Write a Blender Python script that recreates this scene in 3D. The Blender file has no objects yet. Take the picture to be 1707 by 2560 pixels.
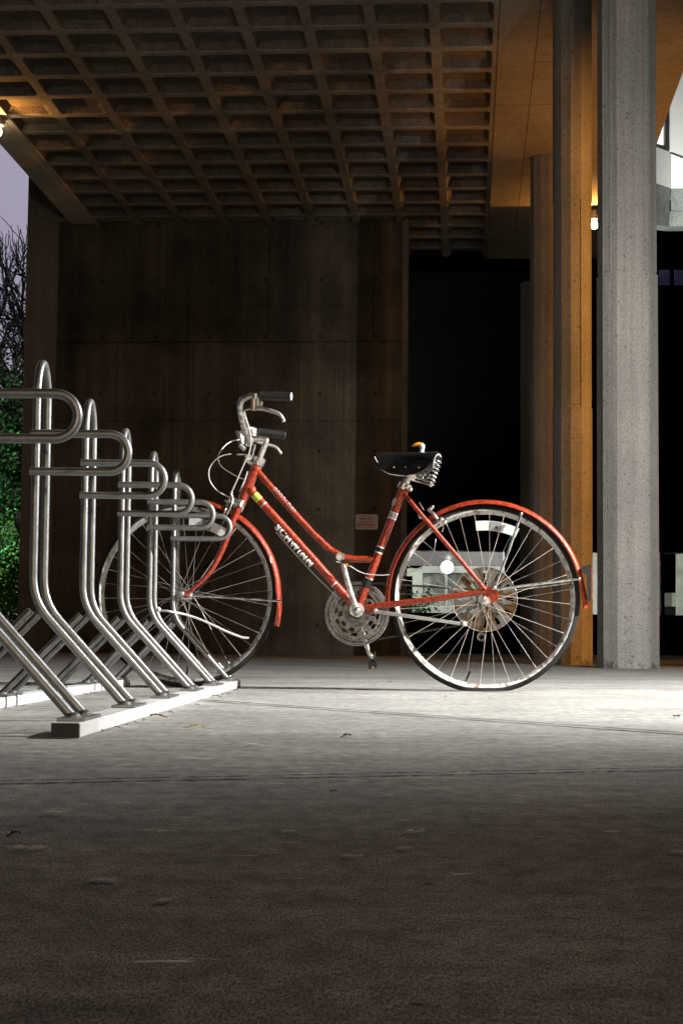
import bpy, bmesh, math, random
from mathutils import Vector, Matrix
random.seed(7)
R = math.radians
S = bpy.context.scene
C = S.collection

# ------------------------------------------------------------------ camera
CAMH, F, CX, CY = 0.180, 4170.0, 853.5, 1280.0
PITCH = math.atan(322 / F)
ROLL = R(0.57)
MROT = Matrix.Rotation(R(90) + PITCH, 3, 'X') @ Matrix.Rotation(ROLL, 3, 'Z')
cd = bpy.data.cameras.new('camera')
cam = bpy.data.objects.new('camera', cd); C.objects.link(cam)
cam.location = (0, 0, CAMH); cam.rotation_euler = MROT.to_euler()
cd.sensor_fit = 'VERTICAL'; cd.sensor_height = 36; cd.sensor_width = 24
cd.lens = 36 * F / 2560; cd.clip_end = 1000; cd.clip_start = 0.05
S.camera = cam

# ------------------------------------------------------------------ night sky light, exposure
w = bpy.data.worlds.new('World'); S.world = w; w.use_nodes = True
wn = w.node_tree; bgn = wn.nodes['Background']
sky = wn.nodes.new('ShaderNodeTexSky'); sky.sky_type = 'NISHITA'; sky.sun_disc = False
sky.sun_elevation = R(-6); sky.sun_rotation = R(200)
wn.links.new(sky.outputs[0], bgn.inputs[0]); bgn.inputs[1].default_value = 0.01
S.view_settings.view_transform = 'Standard'; S.view_settings.look = 'None'
S.view_settings.exposure = 0; S.view_settings.gamma = 1
S.render.resolution_x = 682; S.render.resolution_y = 1024
S.cycles.max_bounces = 6; S.cycles.diffuse_bounces = 3
S.cycles.sample_clamp_indirect = 4.0

# ------------------------------------------------------------------ lamps of the place, plus added fill lights
def spot(name, loc, target, power, angle, blend, col, rad=0.08):
    l = bpy.data.lights.new(name, 'SPOT'); l.energy = power; l.spot_size = R(angle); l.spot_blend = blend
    l.color = col; l.shadow_soft_size = rad
    o = bpy.data.objects.new(name, l); C.objects.link(o); o.location = loc
    o.rotation_euler = (Vector(target) - Vector(loc)).to_track_quat('-Z', 'Y').to_euler()
    return o
def point(name, loc, power, col, rad=0.06):
    l = bpy.data.lights.new(name, 'POINT'); l.energy = power; l.color = col; l.shadow_soft_size = rad
    o = bpy.data.objects.new(name, l); C.objects.link(o); o.location = loc
    return o
WHITE = (1.0, 0.985, 0.95); SODIUM = (1.0, 0.42, 0.08)
spot('unseen_white_floodlight', (3.35, 5.0, 2.5), (0.7, 7.2, 0.0), 2450, 148, 0.74, WHITE, 0.02)
spot('unseen_sodium_floodlight', (6.5, 9.5, 3.2), (1.9, 15.2, 1.9), 1900, 62, 0.55, SODIUM, 0.02)
spot('soffit_fill', (3.7, 16.8, 2.3), (3.0, 16.4, 5.6), 210, 76, 0.6, SODIUM, 0.05)  # added fill from an unseen source, washes the soffit orange
spot('ceiling_fill', (1.6, -9.0, 1.0), (-2.2, 18.0, 3.9), 900, 29, 0.6, (1.0, 0.80, 0.58), 0.08)  # unseen light added low behind the camera to lift ceiling and wall
spot('foreground_fill', (2.5, -6.0, 3.4), (0.0, 8.0, 0.4), 640, 56, 1.0, (1.0, 0.77, 0.56), 0.1)  # added warm fill for the foreground, no lamp body

# ------------------------------------------------------------------ helpers
def ray(x, y):
    return MROT @ Vector(((x - CX) / F, -(y - CY) / F, -1.0))
CAM = Vector((0, 0, CAMH))
def at(x, y, Y):
    d = ray(x, y); return CAM + d * (Y / d.y)
def ground(x, y, z=0.0):
    d = ray(x, y); return CAM + d * ((z - CAMH) / d.z)

def worldpos(o):
    v = Vector((0, 0, 0))
    while o: v += o.location; o = o.parent
    return v
def obj(name, bm, mat, parent=None, smooth=True):
    me = bpy.data.meshes.new(name)
    if parent is not None:
        bmesh.ops.translate(bm, verts=bm.verts, vec=-worldpos(parent))
    bm.to_mesh(me); bm.free()
    if mat: me.materials.append(mat)
    if smooth:
        me.polygons.foreach_set('use_smooth', [True] * len(me.polygons))
        me.set_sharp_from_angle(angle=R(35))
    o = bpy.data.objects.new(name, me); C.objects.link(o)
    if parent is not None: o.parent = parent
    return o
def tag(o, label=None, cat=None, group=None, kind=None):
    if label: o['label'] = label
    if cat: o['category'] = cat
    if group: o['group'] = group
    if kind: o['kind'] = kind
    return o
def empty(name, loc):
    o = bpy.data.objects.new(name, None); C.objects.link(o); o.location = loc; o.empty_display_size = .1; return o
def copy_tree(o, parent=None):
    c = o.copy(); C.objects.link(c); c.parent = parent
    for ch in list(o.children): copy_tree(ch, c)
    return c
def box(bm, lo, hi, mat3=None):
    vs = []
    for z in (lo[2], hi[2]):
        for x, y in ((lo[0], lo[1]), (hi[0], lo[1]), (hi[0], hi[1]), (lo[0], hi[1])):
            v = Vector((x, y, z)); vs.append(bm.verts.new(mat3(v) if mat3 else v))
    for f in ((3,2,1,0),(4,5,6,7),(0,1,5,4),(1,2,6,5),(2,3,7,6),(3,0,4,7)):
        bm.faces.new([vs[i] for i in f])
def quad(bm, pts):
    return bm.faces.new([bm.verts.new(p) for p in pts])
def smooth_path(pts, n=6):
    pts = [Vector(p) for p in pts]
    if len(pts) < 3: return pts
    out = []
    P = [pts[0] * 2 - pts[1]] + pts + [pts[-1] * 2 - pts[-2]]
    for i in range(1, len(P) - 2):
        p0, p1, p2, p3 = P[i-1], P[i], P[i+1], P[i+2]
        for k in range(n):
            t = k / n
            out.append(.5 * ((2*p1) + (p2-p0)*t + (2*p0-5*p1+4*p2-p3)*t*t + (3*p1-p0-3*p2+p3)*t**3))
    out.append(pts[-1]); return out
def bend(pts, r, n=5):
    """polyline with rounded corners of radius-ish r"""
    pts = [Vector(p) for p in pts]; out = [pts[0]]
    for i in range(1, len(pts) - 1):
        a, b, c = pts[i-1], pts[i], pts[i+1]
        u = (a - b); v = (c - b); rr = min(r, u.length * .49, v.length * .49)
        s, e = b + u.normalized() * rr, b + v.normalized() * rr
        for k in range(n + 1):
            t = k / n; out.append((1-t)**2 * s + 2*t*(1-t) * b + t*t * e)
    out.append(pts[-1]); return out
def tube(bm, pts, r, seg=10, cap=True, flat=1.0, flatdir=None):
    pts = [Vector(p) for p in pts]; n = len(pts)
    rs = r if isinstance(r, (list, tuple)) else [r] * n
    if len(rs) != n:
        rs = [rs[0] + (rs[-1] - rs[0]) * i / (n - 1) for i in range(n)]
    t0 = (pts[1] - pts[0]).normalized()
    up = flatdir if flatdir is not None else (Vector((0, 0, 1)) if abs(t0.z) < .9 else Vector((1, 0, 0)))
    a = (up - t0 * up.dot(t0)).normalized()
    rings = []
    for i, p in enumerate(pts):
        t = (pts[min(i+1, n-1)] - pts[max(i-1, 0)]).normalized()
        a = (a - t * a.dot(t))
        a = a.normalized() if a.length > 1e-6 else t.orthogonal().normalized()
        b = t.cross(a)
        rings.append([bm.verts.new(p + (a * math.cos(2*math.pi*k/seg) * flat + b * math.sin(2*math.pi*k/seg)) * rs[i]) for k in range(seg)])
    for i in range(n - 1):
        for k in range(seg):
            bm.faces.new((rings[i][k], rings[i][(k+1) % seg], rings[i+1][(k+1) % seg], rings[i+1][k]))
    if cap:
        bm.faces.new(rings[0][::-1]); bm.faces.new(rings[-1])
def cyl(bm, p, q, r, seg=16): tube(bm, [p, q], r, seg)
def ball(bm, c, r, sc=(1,1,1), seg=12):
    m = Matrix.Translation(c) @ Matrix.Diagonal((sc[0], sc[1], sc[2], 1))
    bmesh.ops.create_uvsphere(bm, u_segments=seg, v_segments=max(6, seg//2+2), radius=r, matrix=m)
def revolve(bm, prof, frame, seg=96, a0=0, a1=360, close=True, mod=None):
    """prof: list of (radius, lateral); frame(s, h, t)->world; closed profile if close"""
    full = abs(a1 - a0 - 360) < 1e-6
    n = seg if full else seg + 1
    rings = []
    for i in range(n):
        a = R(a0 + (a1 - a0) * i / seg)
        rings.append([bm.verts.new(frame(rr * math.cos(a), rr * math.sin(a), tt)) for rr, tt in prof])
    m = len(prof)
    for i in range(n if full else n - 1):
        A, B = rings[i], rings[(i+1) % n]
        for k in range(m if close else m - 1):
            bm.faces.new((A[k], A[(k+1) % m], B[(k+1) % m], B[k]))
    if not full and close:
        bm.faces.new(rings[0][::-1]); bm.faces.new(rings[-1])

# ------------------------------------------------------------------ materials
def mat(name, col, rough=.6, metal=0, noise=0, nscale=20, bump=0, bscale=200, spec=.5, col2=None, detail=6,
        stretch=None, thresh=None, coat=0):
    m = bpy.data.materials.new(name); m.use_nodes = True; nt = m.node_tree; b = nt.nodes['Principled BSDF']
    b.inputs['Base Color'].default_value = (*col, 1); b.inputs['Roughness'].default_value = rough
    b.inputs['Metallic'].default_value = metal; b.inputs['Specular IOR Level'].default_value = spec
    b.inputs['Coat Weight'].default_value = coat
    tc = nt.nodes.new('ShaderNodeTexCoord'); vec = tc.outputs['Object']
    if stretch:
        mp = nt.nodes.new('ShaderNodeMapping'); mp.inputs['Scale'].default_value = stretch
        nt.links.new(vec, mp.inputs[0]); vec = mp.outputs[0]
    if noise or col2:
        n = nt.nodes.new('ShaderNodeTexNoise'); n.inputs['Scale'].default_value = nscale; n.inputs['Detail'].default_value = detail
        nt.links.new(vec, n.inputs['Vector'])
        cr = nt.nodes.new('ShaderNodeValToRGB')
        if thresh: cr.color_ramp.elements[0].position, cr.color_ramp.elements[1].position = thresh
        else: cr.color_ramp.elements[0].position, cr.color_ramp.elements[1].position = .3, .7
        c2 = col2 if col2 else tuple(c * (1 - noise) for c in col)
        cr.color_ramp.elements[0].color = (*c2, 1); cr.color_ramp.elements[1].color = (*col, 1)
        nt.links.new(n.outputs['Fac'], cr.inputs[0]); nt.links.new(cr.outputs[0], b.inputs['Base Color'])
    if bump:
        n2 = nt.nodes.new('ShaderNodeTexNoise'); n2.inputs['Scale'].default_value = bscale; n2.inputs['Detail'].default_value = 4
        nt.links.new(tc.outputs['Object'], n2.inputs['Vector'])
        bp = nt.nodes.new('ShaderNodeBump'); bp.inputs['Strength'].default_value = bump; bp.inputs['Distance'].default_value = .01
        nt.links.new(n2.outputs['Fac'], bp.inputs['Height']); nt.links.new(bp.outputs[0], b.inputs['Normal'])
    return m
def emis(name, col, st):
    m = bpy.data.materials.new(name); m.use_nodes = True; b = m.node_tree.nodes['Principled BSDF']
    b.inputs['Base Color'].default_value = (0, 0, 0, 1)
    b.inputs['Emission Color'].default_value = (*col, 1); b.inputs['Emission Strength'].default_value = st
    return m

class NT:
    """tiny node helper"""
    def __init__(s, m): s.t = m.node_tree
    def n(s, kind, **kw):
        x = s.t.nodes.new(kind)
        for k, v in kw.items(): setattr(x, k, v)
        return x
    def l(s, a, b): s.t.links.new(a, b)
    def math(s, op, a, b=None, c=None):
        x = s.n('ShaderNodeMath', operation=op)
        for i, v in enumerate((a, b, c)):
            if v is None: continue
            if isinstance(v, (int, float)): x.inputs[i].default_value = v
            else: s.l(v, x.inputs[i])
        return x.outputs[0]
    def noise(s, vec, scale, detail=4, rough=.55):
        x = s.n('ShaderNodeTexNoise'); x.inputs['Scale'].default_value = scale; x.inputs['Detail'].default_value = detail
        x.inputs['Roughness'].default_value = rough; s.l(vec, x.inputs['Vector']); return x.outputs['Fac']
    def maprange(s, v, a, b, c, d):
        x = s.n('ShaderNodeMapRange'); s.l(v, x.inputs[0])
        for i, q in enumerate((a, b, c, d)): x.inputs[i+1].default_value = q
        return x.outputs[0]
    def scalev(s, vec, sc):
        mp = s.n('ShaderNodeMapping'); mp.inputs['Scale'].default_value = sc; s.l(vec, mp.inputs[0]); return mp.outputs[0]

def concrete(name, base, board=0.0, topdark=0, grime=0, pits=0.0, lines=None, grain=.35, gscale=260, stain=.35, tie=False, bumpd=.004):
    m = bpy.data.materials.new(name); m.use_nodes = True; b = m.node_tree.nodes['Principled BSDF']; N = NT(m)
    tc = N.n('ShaderNodeTexCoord'); v = tc.outputs['Object']
    big = N.maprange(N.noise(v, 1.1, 5, .6), .3, .7, 1 - stain, 1 + stain * .3)
    streak = N.maprange(N.noise(N.scalev(v, (9, 9, .35)), 1.0, 4), .3, .7, 1 - stain * .6, 1.06)
    fine = N.maprange(N.noise(v, gscale, 2, .6), .3, .7, 1 - grain, 1 + grain)
    f = N.math('MULTIPLY', N.math('MULTIPLY', big, streak), fine)
    if board:   # board marks: piecewise-constant bands by wall direction
        sx = N.n('ShaderNodeSeparateXYZ'); N.l(v, sx.inputs[0])
        q = N.math('FLOOR', N.math('MULTIPLY', sx.outputs[0], board))
        wn_ = N.n('ShaderNodeTexWhiteNoise', noise_dimensions='1D'); N.l(q, wn_.inputs['W'])
        f = N.math('MULTIPLY', f, N.maprange(wn_.outputs['Value'], 0, 1, .93, 1.06))
    if pits:
        vo = N.n('ShaderNodeTexVoronoi'); vo.inputs['Scale'].default_value = pits; N.l(v, vo.inputs['Vector'])
        wn2 = N.n('ShaderNodeTexWhiteNoise', noise_dimensions='3D'); N.l(vo.outputs['Position'], wn2.inputs['Vector'])
        rad = N.maprange(wn2.outputs['Value'], .55, 1, 0, .16)
        pit = N.math('LESS_THAN', vo.outputs['Distance'], rad)
        f = N.math('MULTIPLY', f, N.math('SUBTRACT', 1, N.math('MULTIPLY', pit, .65)))
    if lines:   # form joints on the wall: (axis, position, half width)
        sx = N.n('ShaderNodeSeparateXYZ'); N.l(v, sx.inputs[0])
        for ax, pos, hw, lo, hi, dark in lines:
            d = N.math('ABSOLUTE', N.math('SUBTRACT', sx.outputs[ax], pos))
            wob = N.math('ADD', d, N.maprange(N.noise(v, 6, 3), 0, 1, -hw * .6, hw * .6))
            on = N.math('LESS_THAN', wob, hw)
            oth = sx.outputs[2 if ax == 0 else 0]
            on = N.math('MULTIPLY', on, N.math('MULTIPLY', N.math('GREATER_THAN', oth, lo), N.math('LESS_THAN', oth, hi)))
            f = N.math('MULTIPLY', f, N.math('SUBTRACT', 1, N.math('MULTIPLY', on, dark)))
    if grime:
        sx = N.n('ShaderNodeSeparateXYZ'); N.l(v, sx.inputs[0])
        k = N.math('ADD', N.math('MULTIPLY', sx.outputs[2], 6.0), N.maprange(N.noise(v, 9, 6, .75), .3, .7, -.55, .9))
        f = N.math('MULTIPLY', f, N.maprange(k, -.1, .35, 1 - grime, 1))
        ver = N.noise(N.scalev(v, (14, 14, .22)), 1.0, 5, .7)
        f = N.math('MULTIPLY', f, N.maprange(ver, .38, .62, .88, 1.06))
        sp_ = N.noise(v, 38, 3, .5)
        f = N.math('MULTIPLY', f, N.maprange(sp_, .30, .36, .5, 1))
    if topdark:  # noise blotches, darker towards the top of the wall
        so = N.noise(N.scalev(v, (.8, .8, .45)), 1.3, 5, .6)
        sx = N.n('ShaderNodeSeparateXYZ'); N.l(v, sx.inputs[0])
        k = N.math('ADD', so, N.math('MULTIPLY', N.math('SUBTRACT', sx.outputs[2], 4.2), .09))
        f = N.math('MULTIPLY', f, N.maprange(k, .42, .62, 1.15, 1 - topdark))
    if tie:
        sx = N.n('ShaderNodeSeparateXYZ'); N.l(v, sx.inputs[0])
        fx = N.math('SUBTRACT', N.math('FRACT', N.math('MULTIPLY', N.math('ADD', sx.outputs[0], 10), 1/.71)), .5)
        fz = N.math('SUBTRACT', N.math('FRACT', N.math('MULTIPLY', sx.outputs[2], 1/.74)), .5)
        d = N.math('SQRT', N.math('ADD', N.math('MULTIPLY', fx, fx), N.math('MULTIPLY', fz, fz)))
        f = N.math('MULTIPLY', f, N.math('SUBTRACT', 1, N.math('MULTIPLY', N.math('LESS_THAN', d, .034), .6)))
    vm = N.n('ShaderNodeVectorMath', operation='SCALE'); vm.inputs[0].default_value = base; N.l(f, vm.inputs['Scale'])
    N.l(vm.outputs[0], b.inputs['Base Color'])
    b.inputs['Roughness'].default_value = .88; b.inputs['Specular IOR Level'].default_value = .25
    bp = N.n('ShaderNodeBump'); bp.inputs['Strength'].default_value = .6; bp.inputs['Distance'].default_value = bumpd
    N.l(N.math('ADD', N.noise(v, gscale * .6, 3), N.math('MULTIPLY', N.noise(v, 18, 3), 2)), bp.inputs['Height']); N.l(bp.outputs[0], b.inputs['Normal'])
    return m

# ground
def ground_mat():
    m = bpy.data.materials.new('ground_concrete'); m.use_nodes = True; b = m.node_tree.nodes['Principled BSDF']; N = NT(m)
    tc = N.n('ShaderNodeTexCoord'); v = tc.outputs['Object']
    grit = N.maprange(N.noise(N.scalev(v, (1, .22, 1)), 640, 4, .9), .40, .62, .25, 1.85)
    grit2 = N.maprange(N.noise(N.scalev(v, (1, .5, 1)), 40, 5, .7), .35, .65, .72, 1.25)
    broom = N.maprange(N.noise(N.scalev(v, (6, 14, 1)), 1, 6, .75), .3, .7, .74, 1.18)
    big = N.maprange(N.noise(v, 1.4, 6, .7), .32, .68, .68, 1.15)
    f = N.math('MULTIPLY', N.math('MULTIPLY', grit, grit2), N.math('MULTIPLY', broom, big))
    sc = N.noise(N.scalev(v, (7, 30, 1)), 1.1, 6, .7)       # pale scuffs
    scf = N.maprange(sc, .64, .70, 0, 2.2)
    f = N.math('ADD', f, scf)
    vo = N.n('ShaderNodeTexVoronoi'); vo.inputs['Scale'].default_value = 45; N.l(v, vo.inputs['Vector'])
    wn2 = N.n('ShaderNodeTexWhiteNoise', noise_dimensions='3D'); N.l(vo.outputs['Position'], wn2.inputs['Vector'])
    spk = N.math('LESS_THAN', vo.outputs['Distance'], N.maprange(wn2.outputs['Value'], .93, 1, 0, .22))
    f = N.math('MULTIPLY', f, N.math('SUBTRACT', 1, N.math('MULTIPLY', spk, .7)))
    vm = N.n('ShaderNodeVectorMath', operation='SCALE'); vm.inputs[0].default_value = (.36, .35, .33); N.l(f, vm.inputs['Scale'])
    N.l(vm.outputs[0], b.inputs['Base Color']); b.inputs['Roughness'].default_value = .85; b.inputs['Specular IOR Level'].default_value = .3
    bp = N.n('ShaderNodeBump'); bp.inputs['Strength'].default_value = .7; bp.inputs['Distance'].default_value = .002
    N.l(N.noise(v, 260, 4, .7), bp.inputs['Height']); N.l(bp.outputs[0], b.inputs['Normal'])
    return m

M_ground = ground_mat()
M_joint = mat('joint_dark', (.035, .033, .03), .9, noise=.4, nscale=60)
M_mark = mat('pale_scuff', (.9, .87, .82), .8, noise=.65, nscale=250)
M_crack = mat('joint_dirt', (.09, .085, .08), .9, noise=.6, nscale=30)

# ------------------------------------------------------------------ ground
bm = bmesh.new()
gx = [-300, -60, -12, 0, 12, 60, 300]; gy = [-30, 0, 10, 30, 60, 150, 600]
vv = [[bm.verts.new((x, y, 0)) for x in gx] for y in gy]
for j in range(len(gy)-1):
    for i in range(len(gx)-1): bm.faces.new((vv[j][i], vv[j][i+1], vv[j+1][i+1], vv[j+1][i]))
tag(obj('ground', bm, M_ground), kind='structure')
def groove(p0, p1, wd, m, z=.004, jag=.35, n=90):
    bm = bmesh.new(); a = ground(*p0); b_ = ground(*p1); d = (b_ - a); nrm = Vector((-d.y, d.x, 0)).normalized(); prev = None
    for i in range(n + 1):
        c = a + d * (i / n) + nrm * random.uniform(-.4, .4) * wd * jag; wl = wd * random.uniform(1 - jag, 1 + jag) / 2
        cur = (bm.verts.new(Vector((c.x, c.y, z)) - nrm * wl), bm.verts.new(Vector((c.x, c.y, z)) + nrm * wl))
        if prev: bm.faces.new((prev[0], cur[0], cur[1], prev[1]))
        prev = cur
    tag(obj('ground_joint', bm, m), kind='structure')
groove((100, 1724), (1900, 1850), .020, M_joint)
groove((-150, 1963), (1860, 1922), .011, M_crack, jag=.9, n=260)
groove((-400, 1690), (2100, 1703), .03, M_crack)
groove((-400, 1716), (2100, 1726), .022, M_crack)

# ------------------------------------------------------------------ building (grid frame: lateral l, distance d)
GA = math.atan((1168 - CX) / F); G = Vector((math.sin(GA), math.cos(GA), 0)); L_ = Vector((math.cos(GA), -math.sin(GA), 0))
H0 = 5.70
def P(l, d, z): return L_ * l + G * d + Vector((0, 0, z))
def ceil_z(d): return CAMH + H0 - .0156 * d
def gm(v): return P(v.x, v.y, v.z)

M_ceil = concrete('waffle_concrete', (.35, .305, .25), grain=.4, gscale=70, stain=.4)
M_soffit = concrete('soffit_concrete', (.34, .29, .23), grain=.3, gscale=80, stain=.25)
M_beam = concrete('beam_concrete', (.62, .56, .47), grain=.3, gscale=80, stain=.3)
M_col = concrete('column_concrete', (.36, .345, .32), grain=.3, gscale=110, stain=.3, pits=22, grime=.6)
bld = empty('concrete_building', P(0, 21, 0))
tag(bld, 'dark concrete building with coffered waffle ceiling, blank back wall and tall faceted columns', 'building')

# waffle ceiling
PIT = .1 * H0 * 167 / 168.0
l0 = -.327 / 5.7 * H0 * (6.1 / 6.1)
l0 = (1078 - 1168) / 1680 * H0
LEFT = l0 - 8 * PIT; RIGHT = l0 + PIT
bm = bmesh.new()
rw, dep, ins = .044, .074, .056
D0 = F * H0 / (1670 - 32.6) - 9 * PIT
rows = 24
nx = 9
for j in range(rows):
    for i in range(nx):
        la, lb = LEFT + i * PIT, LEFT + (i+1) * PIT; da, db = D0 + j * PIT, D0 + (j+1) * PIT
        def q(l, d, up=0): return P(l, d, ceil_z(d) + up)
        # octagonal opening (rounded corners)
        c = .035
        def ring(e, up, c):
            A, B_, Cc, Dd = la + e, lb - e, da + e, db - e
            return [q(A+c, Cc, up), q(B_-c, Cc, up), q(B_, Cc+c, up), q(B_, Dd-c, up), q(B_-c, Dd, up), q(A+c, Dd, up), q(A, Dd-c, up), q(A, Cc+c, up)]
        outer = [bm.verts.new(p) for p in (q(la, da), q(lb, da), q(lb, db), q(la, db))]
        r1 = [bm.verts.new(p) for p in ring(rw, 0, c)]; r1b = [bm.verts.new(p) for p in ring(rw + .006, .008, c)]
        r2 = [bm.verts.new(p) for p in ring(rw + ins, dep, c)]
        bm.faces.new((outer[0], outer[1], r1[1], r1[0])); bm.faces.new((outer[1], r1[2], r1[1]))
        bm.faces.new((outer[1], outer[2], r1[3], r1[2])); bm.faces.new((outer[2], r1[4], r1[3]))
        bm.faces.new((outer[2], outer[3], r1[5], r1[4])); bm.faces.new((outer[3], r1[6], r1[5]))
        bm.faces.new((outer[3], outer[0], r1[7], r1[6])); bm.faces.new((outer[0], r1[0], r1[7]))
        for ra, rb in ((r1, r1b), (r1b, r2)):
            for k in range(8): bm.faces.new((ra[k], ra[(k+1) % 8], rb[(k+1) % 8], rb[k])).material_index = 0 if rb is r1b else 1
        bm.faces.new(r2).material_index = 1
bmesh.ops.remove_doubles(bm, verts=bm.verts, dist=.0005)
D1 = D0 + rows * PIT
# slab body above
OUTR = (1767 - 1168) / 1680 * H0; OUTL = (-343 - 1168) / 1680 * H0
def slab(bm, la, lb, da, db, up0, up1):
    vs = [P(l, d, ceil_z(d) + u) for u in (up0, up1) for l, d in ((la, da), (lb, da), (lb, db), (la, db))]
    vs = [bm.verts.new(v) for v in vs]
    for f in ((3,2,1,0),(4,5,6,7),(0,1,5,4),(1,2,6,5),(2,3,7,6),(3,0,4,7)): bm.faces.new([vs[i] for i in f])
slab(bm, OUTL + .05, OUTR - .02, D0, D1, dep + .02, .7)
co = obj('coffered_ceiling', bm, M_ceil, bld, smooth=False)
co.data.materials.append(concrete('pan_shade_concrete', (.185, .155, .125), grain=.4, gscale=70, stain=.5))  # darker than the ribs: recess shade put into the colour
# solid strip to the right of the coffers: panels with open joints
bm = bmesh.new()
JL = (1349 - 1168) / 1680 * H0
d = D0; k = 0
while d < D1 - .1:
    ln = min(2.4, D1 - d)
    slab(bm, RIGHT + .004, JL - .003, d, d + ln - .012, -.012, .115)
    d += ln
d = D0
while d < D1 - .1:
    ln = min(1.2, D1 - d)
    slab(bm, JL + .003, OUTR, d, d + ln - .010, -.012, .115)
    d += ln
o = obj('flat_soffit', bm, M_soffit, bld, smooth=False)
# left edge beam, ends at the wall
WALLD = 3.70 * H0 * 1.0
BEAMEND = F * H0 / 1134 * 1.0
BEAMIN = LEFT
bm = bmesh.new()
slab(bm, OUTL, BEAMIN - .03, D0, BEAMEND, -.02, .75)
slab(bm, BEAMIN - .028, BEAMIN + .045, D0, BEAMEND, -.012, .1)
o = obj('edge_beam', bm, M_beam, bld, smooth=False)
# back wall (own frame so that the texture follows the wall)
wl, wr = -5.72, -.70
def wx(xs, y=1100):   # lateral coordinate of a source x on the wall face
    d_ = ray(xs, y); t = WALLD / (d_.dot(G)); return (d_ * t).dot(L_)
def wz(ys, xs=500):
    d_ = ray(xs, ys); t = WALLD / (d_.dot(G)); return CAMH + (d_ * t).z
wl, wr = wx(58, 1100), wx(1003, 1100)
piL = wx(140, 1000)
lines = [(2, wz(855), .012, -20, 20, .5), (2, wz(1052), .010, -20, 20, .3), (2, wz(768), .008, -20, 20, .2)]
for xs, a, b_ in ((408, 1052, 855), (480, 1052, 855), (290, 1052, 855), (592, 1052, 855), (745, 1052, 855), (858, 1052, 855), (560, 855, 545), (325, 855, 545), (668, 855, 545), (408, 855, 545), (930, 855, 545)):
    lines.append((0, wx(xs) - wl, .010, wz(a), wz(b_), .35))
M_wall = concrete('wall_concrete', (.185, .150, .112), board=1 / .36, lines=lines, grain=.35, gscale=50, stain=.6, tie=True, topdark=.42)
M_pil = concrete('lit_pier_concrete', (.27, .23, .185), grain=.28, gscale=60, stain=.3)  # paler than the wall: brighter light on the left strip put into the colour
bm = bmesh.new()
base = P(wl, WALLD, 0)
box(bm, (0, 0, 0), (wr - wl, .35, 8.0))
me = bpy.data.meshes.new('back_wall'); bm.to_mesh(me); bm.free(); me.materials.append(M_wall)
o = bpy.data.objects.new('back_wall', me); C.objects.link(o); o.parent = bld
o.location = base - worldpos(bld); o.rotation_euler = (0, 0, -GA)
bm = bmesh.new(); box(bm, (wl - .001, WALLD - .03, 0), (piL, WALLD - .002, 8.0), gm)
obj('wall_pier', bm, M_pil, bld, smooth=False)
bm = bmesh.new(); box(bm, (piL + .002, WALLD - .05, wz(552)), (wr - .1, WALLD - .002, wz(541)), gm)
obj('wall_ledge', bm, M_soffit, bld, smooth=False)
# narrow return strip at the right edge of the wall
bm = bmesh.new(); box(bm, (wr + .002, WALLD - .012, 0), (wr + .07, WALLD + .36, 7.0), gm)
obj('wall_return', bm, M_pil, bld, smooth=False)

# columns
def column(xc, dia, Y, joints, nsides, phase, base_y=None, top=None):
    c = at(xc, 1100, Y); bm = bmesh.new()
    rad = dia / 2; jz = [0] + joints + [top or 9.0]
    rnd = random.Random(int(xc))
    rr = [rad * (1 + rnd.uniform(-.035, .015)) for _ in range(nsides)]
    def ringv(z, sc):
        out = []
        for k in range(nsides):
            a = phase + 2 * math.pi * k / nsides
            out.append(bm.verts.new((c.x + rr[k] * sc * math.cos(a), Y + rr[k] * sc * math.sin(a), z)))
        return out
    for s in range(len(jz) - 1):
        sc = 1 + (.014 if s % 2 == 0 else -.016)
        ox = rnd.uniform(-.003, .003)
        A = ringv(jz[s] + (.008 if s else 0), sc); B_ = ringv(jz[s+1] - .008, sc)
        A2 = ringv(jz[s] - .02 if s else 0, sc * .985); B2 = ringv(jz[s+1] + .02, sc * .985)
        for k in range(nsides):
            q_ = (k+1) % nsides
            bm.faces.new((A[k], A[q_], B_[q_], B_[k]))
        bm.faces.new(A[::-1]); bm.faces.new(B_)
        for ringg in (A2, B2):
            for v in ringg: bm.verts.remove(v)
    # raised seams left by the form boards
    for k in range(0, nsides, 3):
        a = phase + 2 * math.pi * k / nsides
        p = Vector((c.x + rr[k] * 1.002 * math.cos(a), Y + rr[k] * 1.002 * math.sin(a), 0))
        tube(bm, [p, p + Vector((0, 0, jz[-1] - .01))], .0035, 5)
    # core, keeps the joints closed
    tube(bm, [Vector((c.x, Y, 0)), Vector((c.x, Y, jz[-1] - .02))], rad * .95, 16)
    o = obj('column', bm, M_col, bld, smooth=False)
    return o
def zat(y, x, Y): return at(x, y, Y).z
o = column(1568, .448, 12.35, [zat(690, 1568, 12.35)], 11, .2)
o['label'] = 'nearest and widest pale faceted concrete column'
o = column(1430.5, .331, 13.9, [zat(1020, 1430, 13.9), zat(512, 1430, 13.9)], 12, .3)
o['label'] = 'middle column lit orange on its right side'
o = column(1361, .330, 18.3, [zat(815, 1361, 18.3)], 12, .1, top=ceil_z(18.3) - .01)
o['label'] = 'orange lit column behind the middle column'
o = column(1327, .33, 24.3, [zat(1150, 1327, 24.3)], 12, .1, top=ceil_z(24.3) - .02)
o['label'] = 'farthest dim column at the edge of the dark opening'

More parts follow.
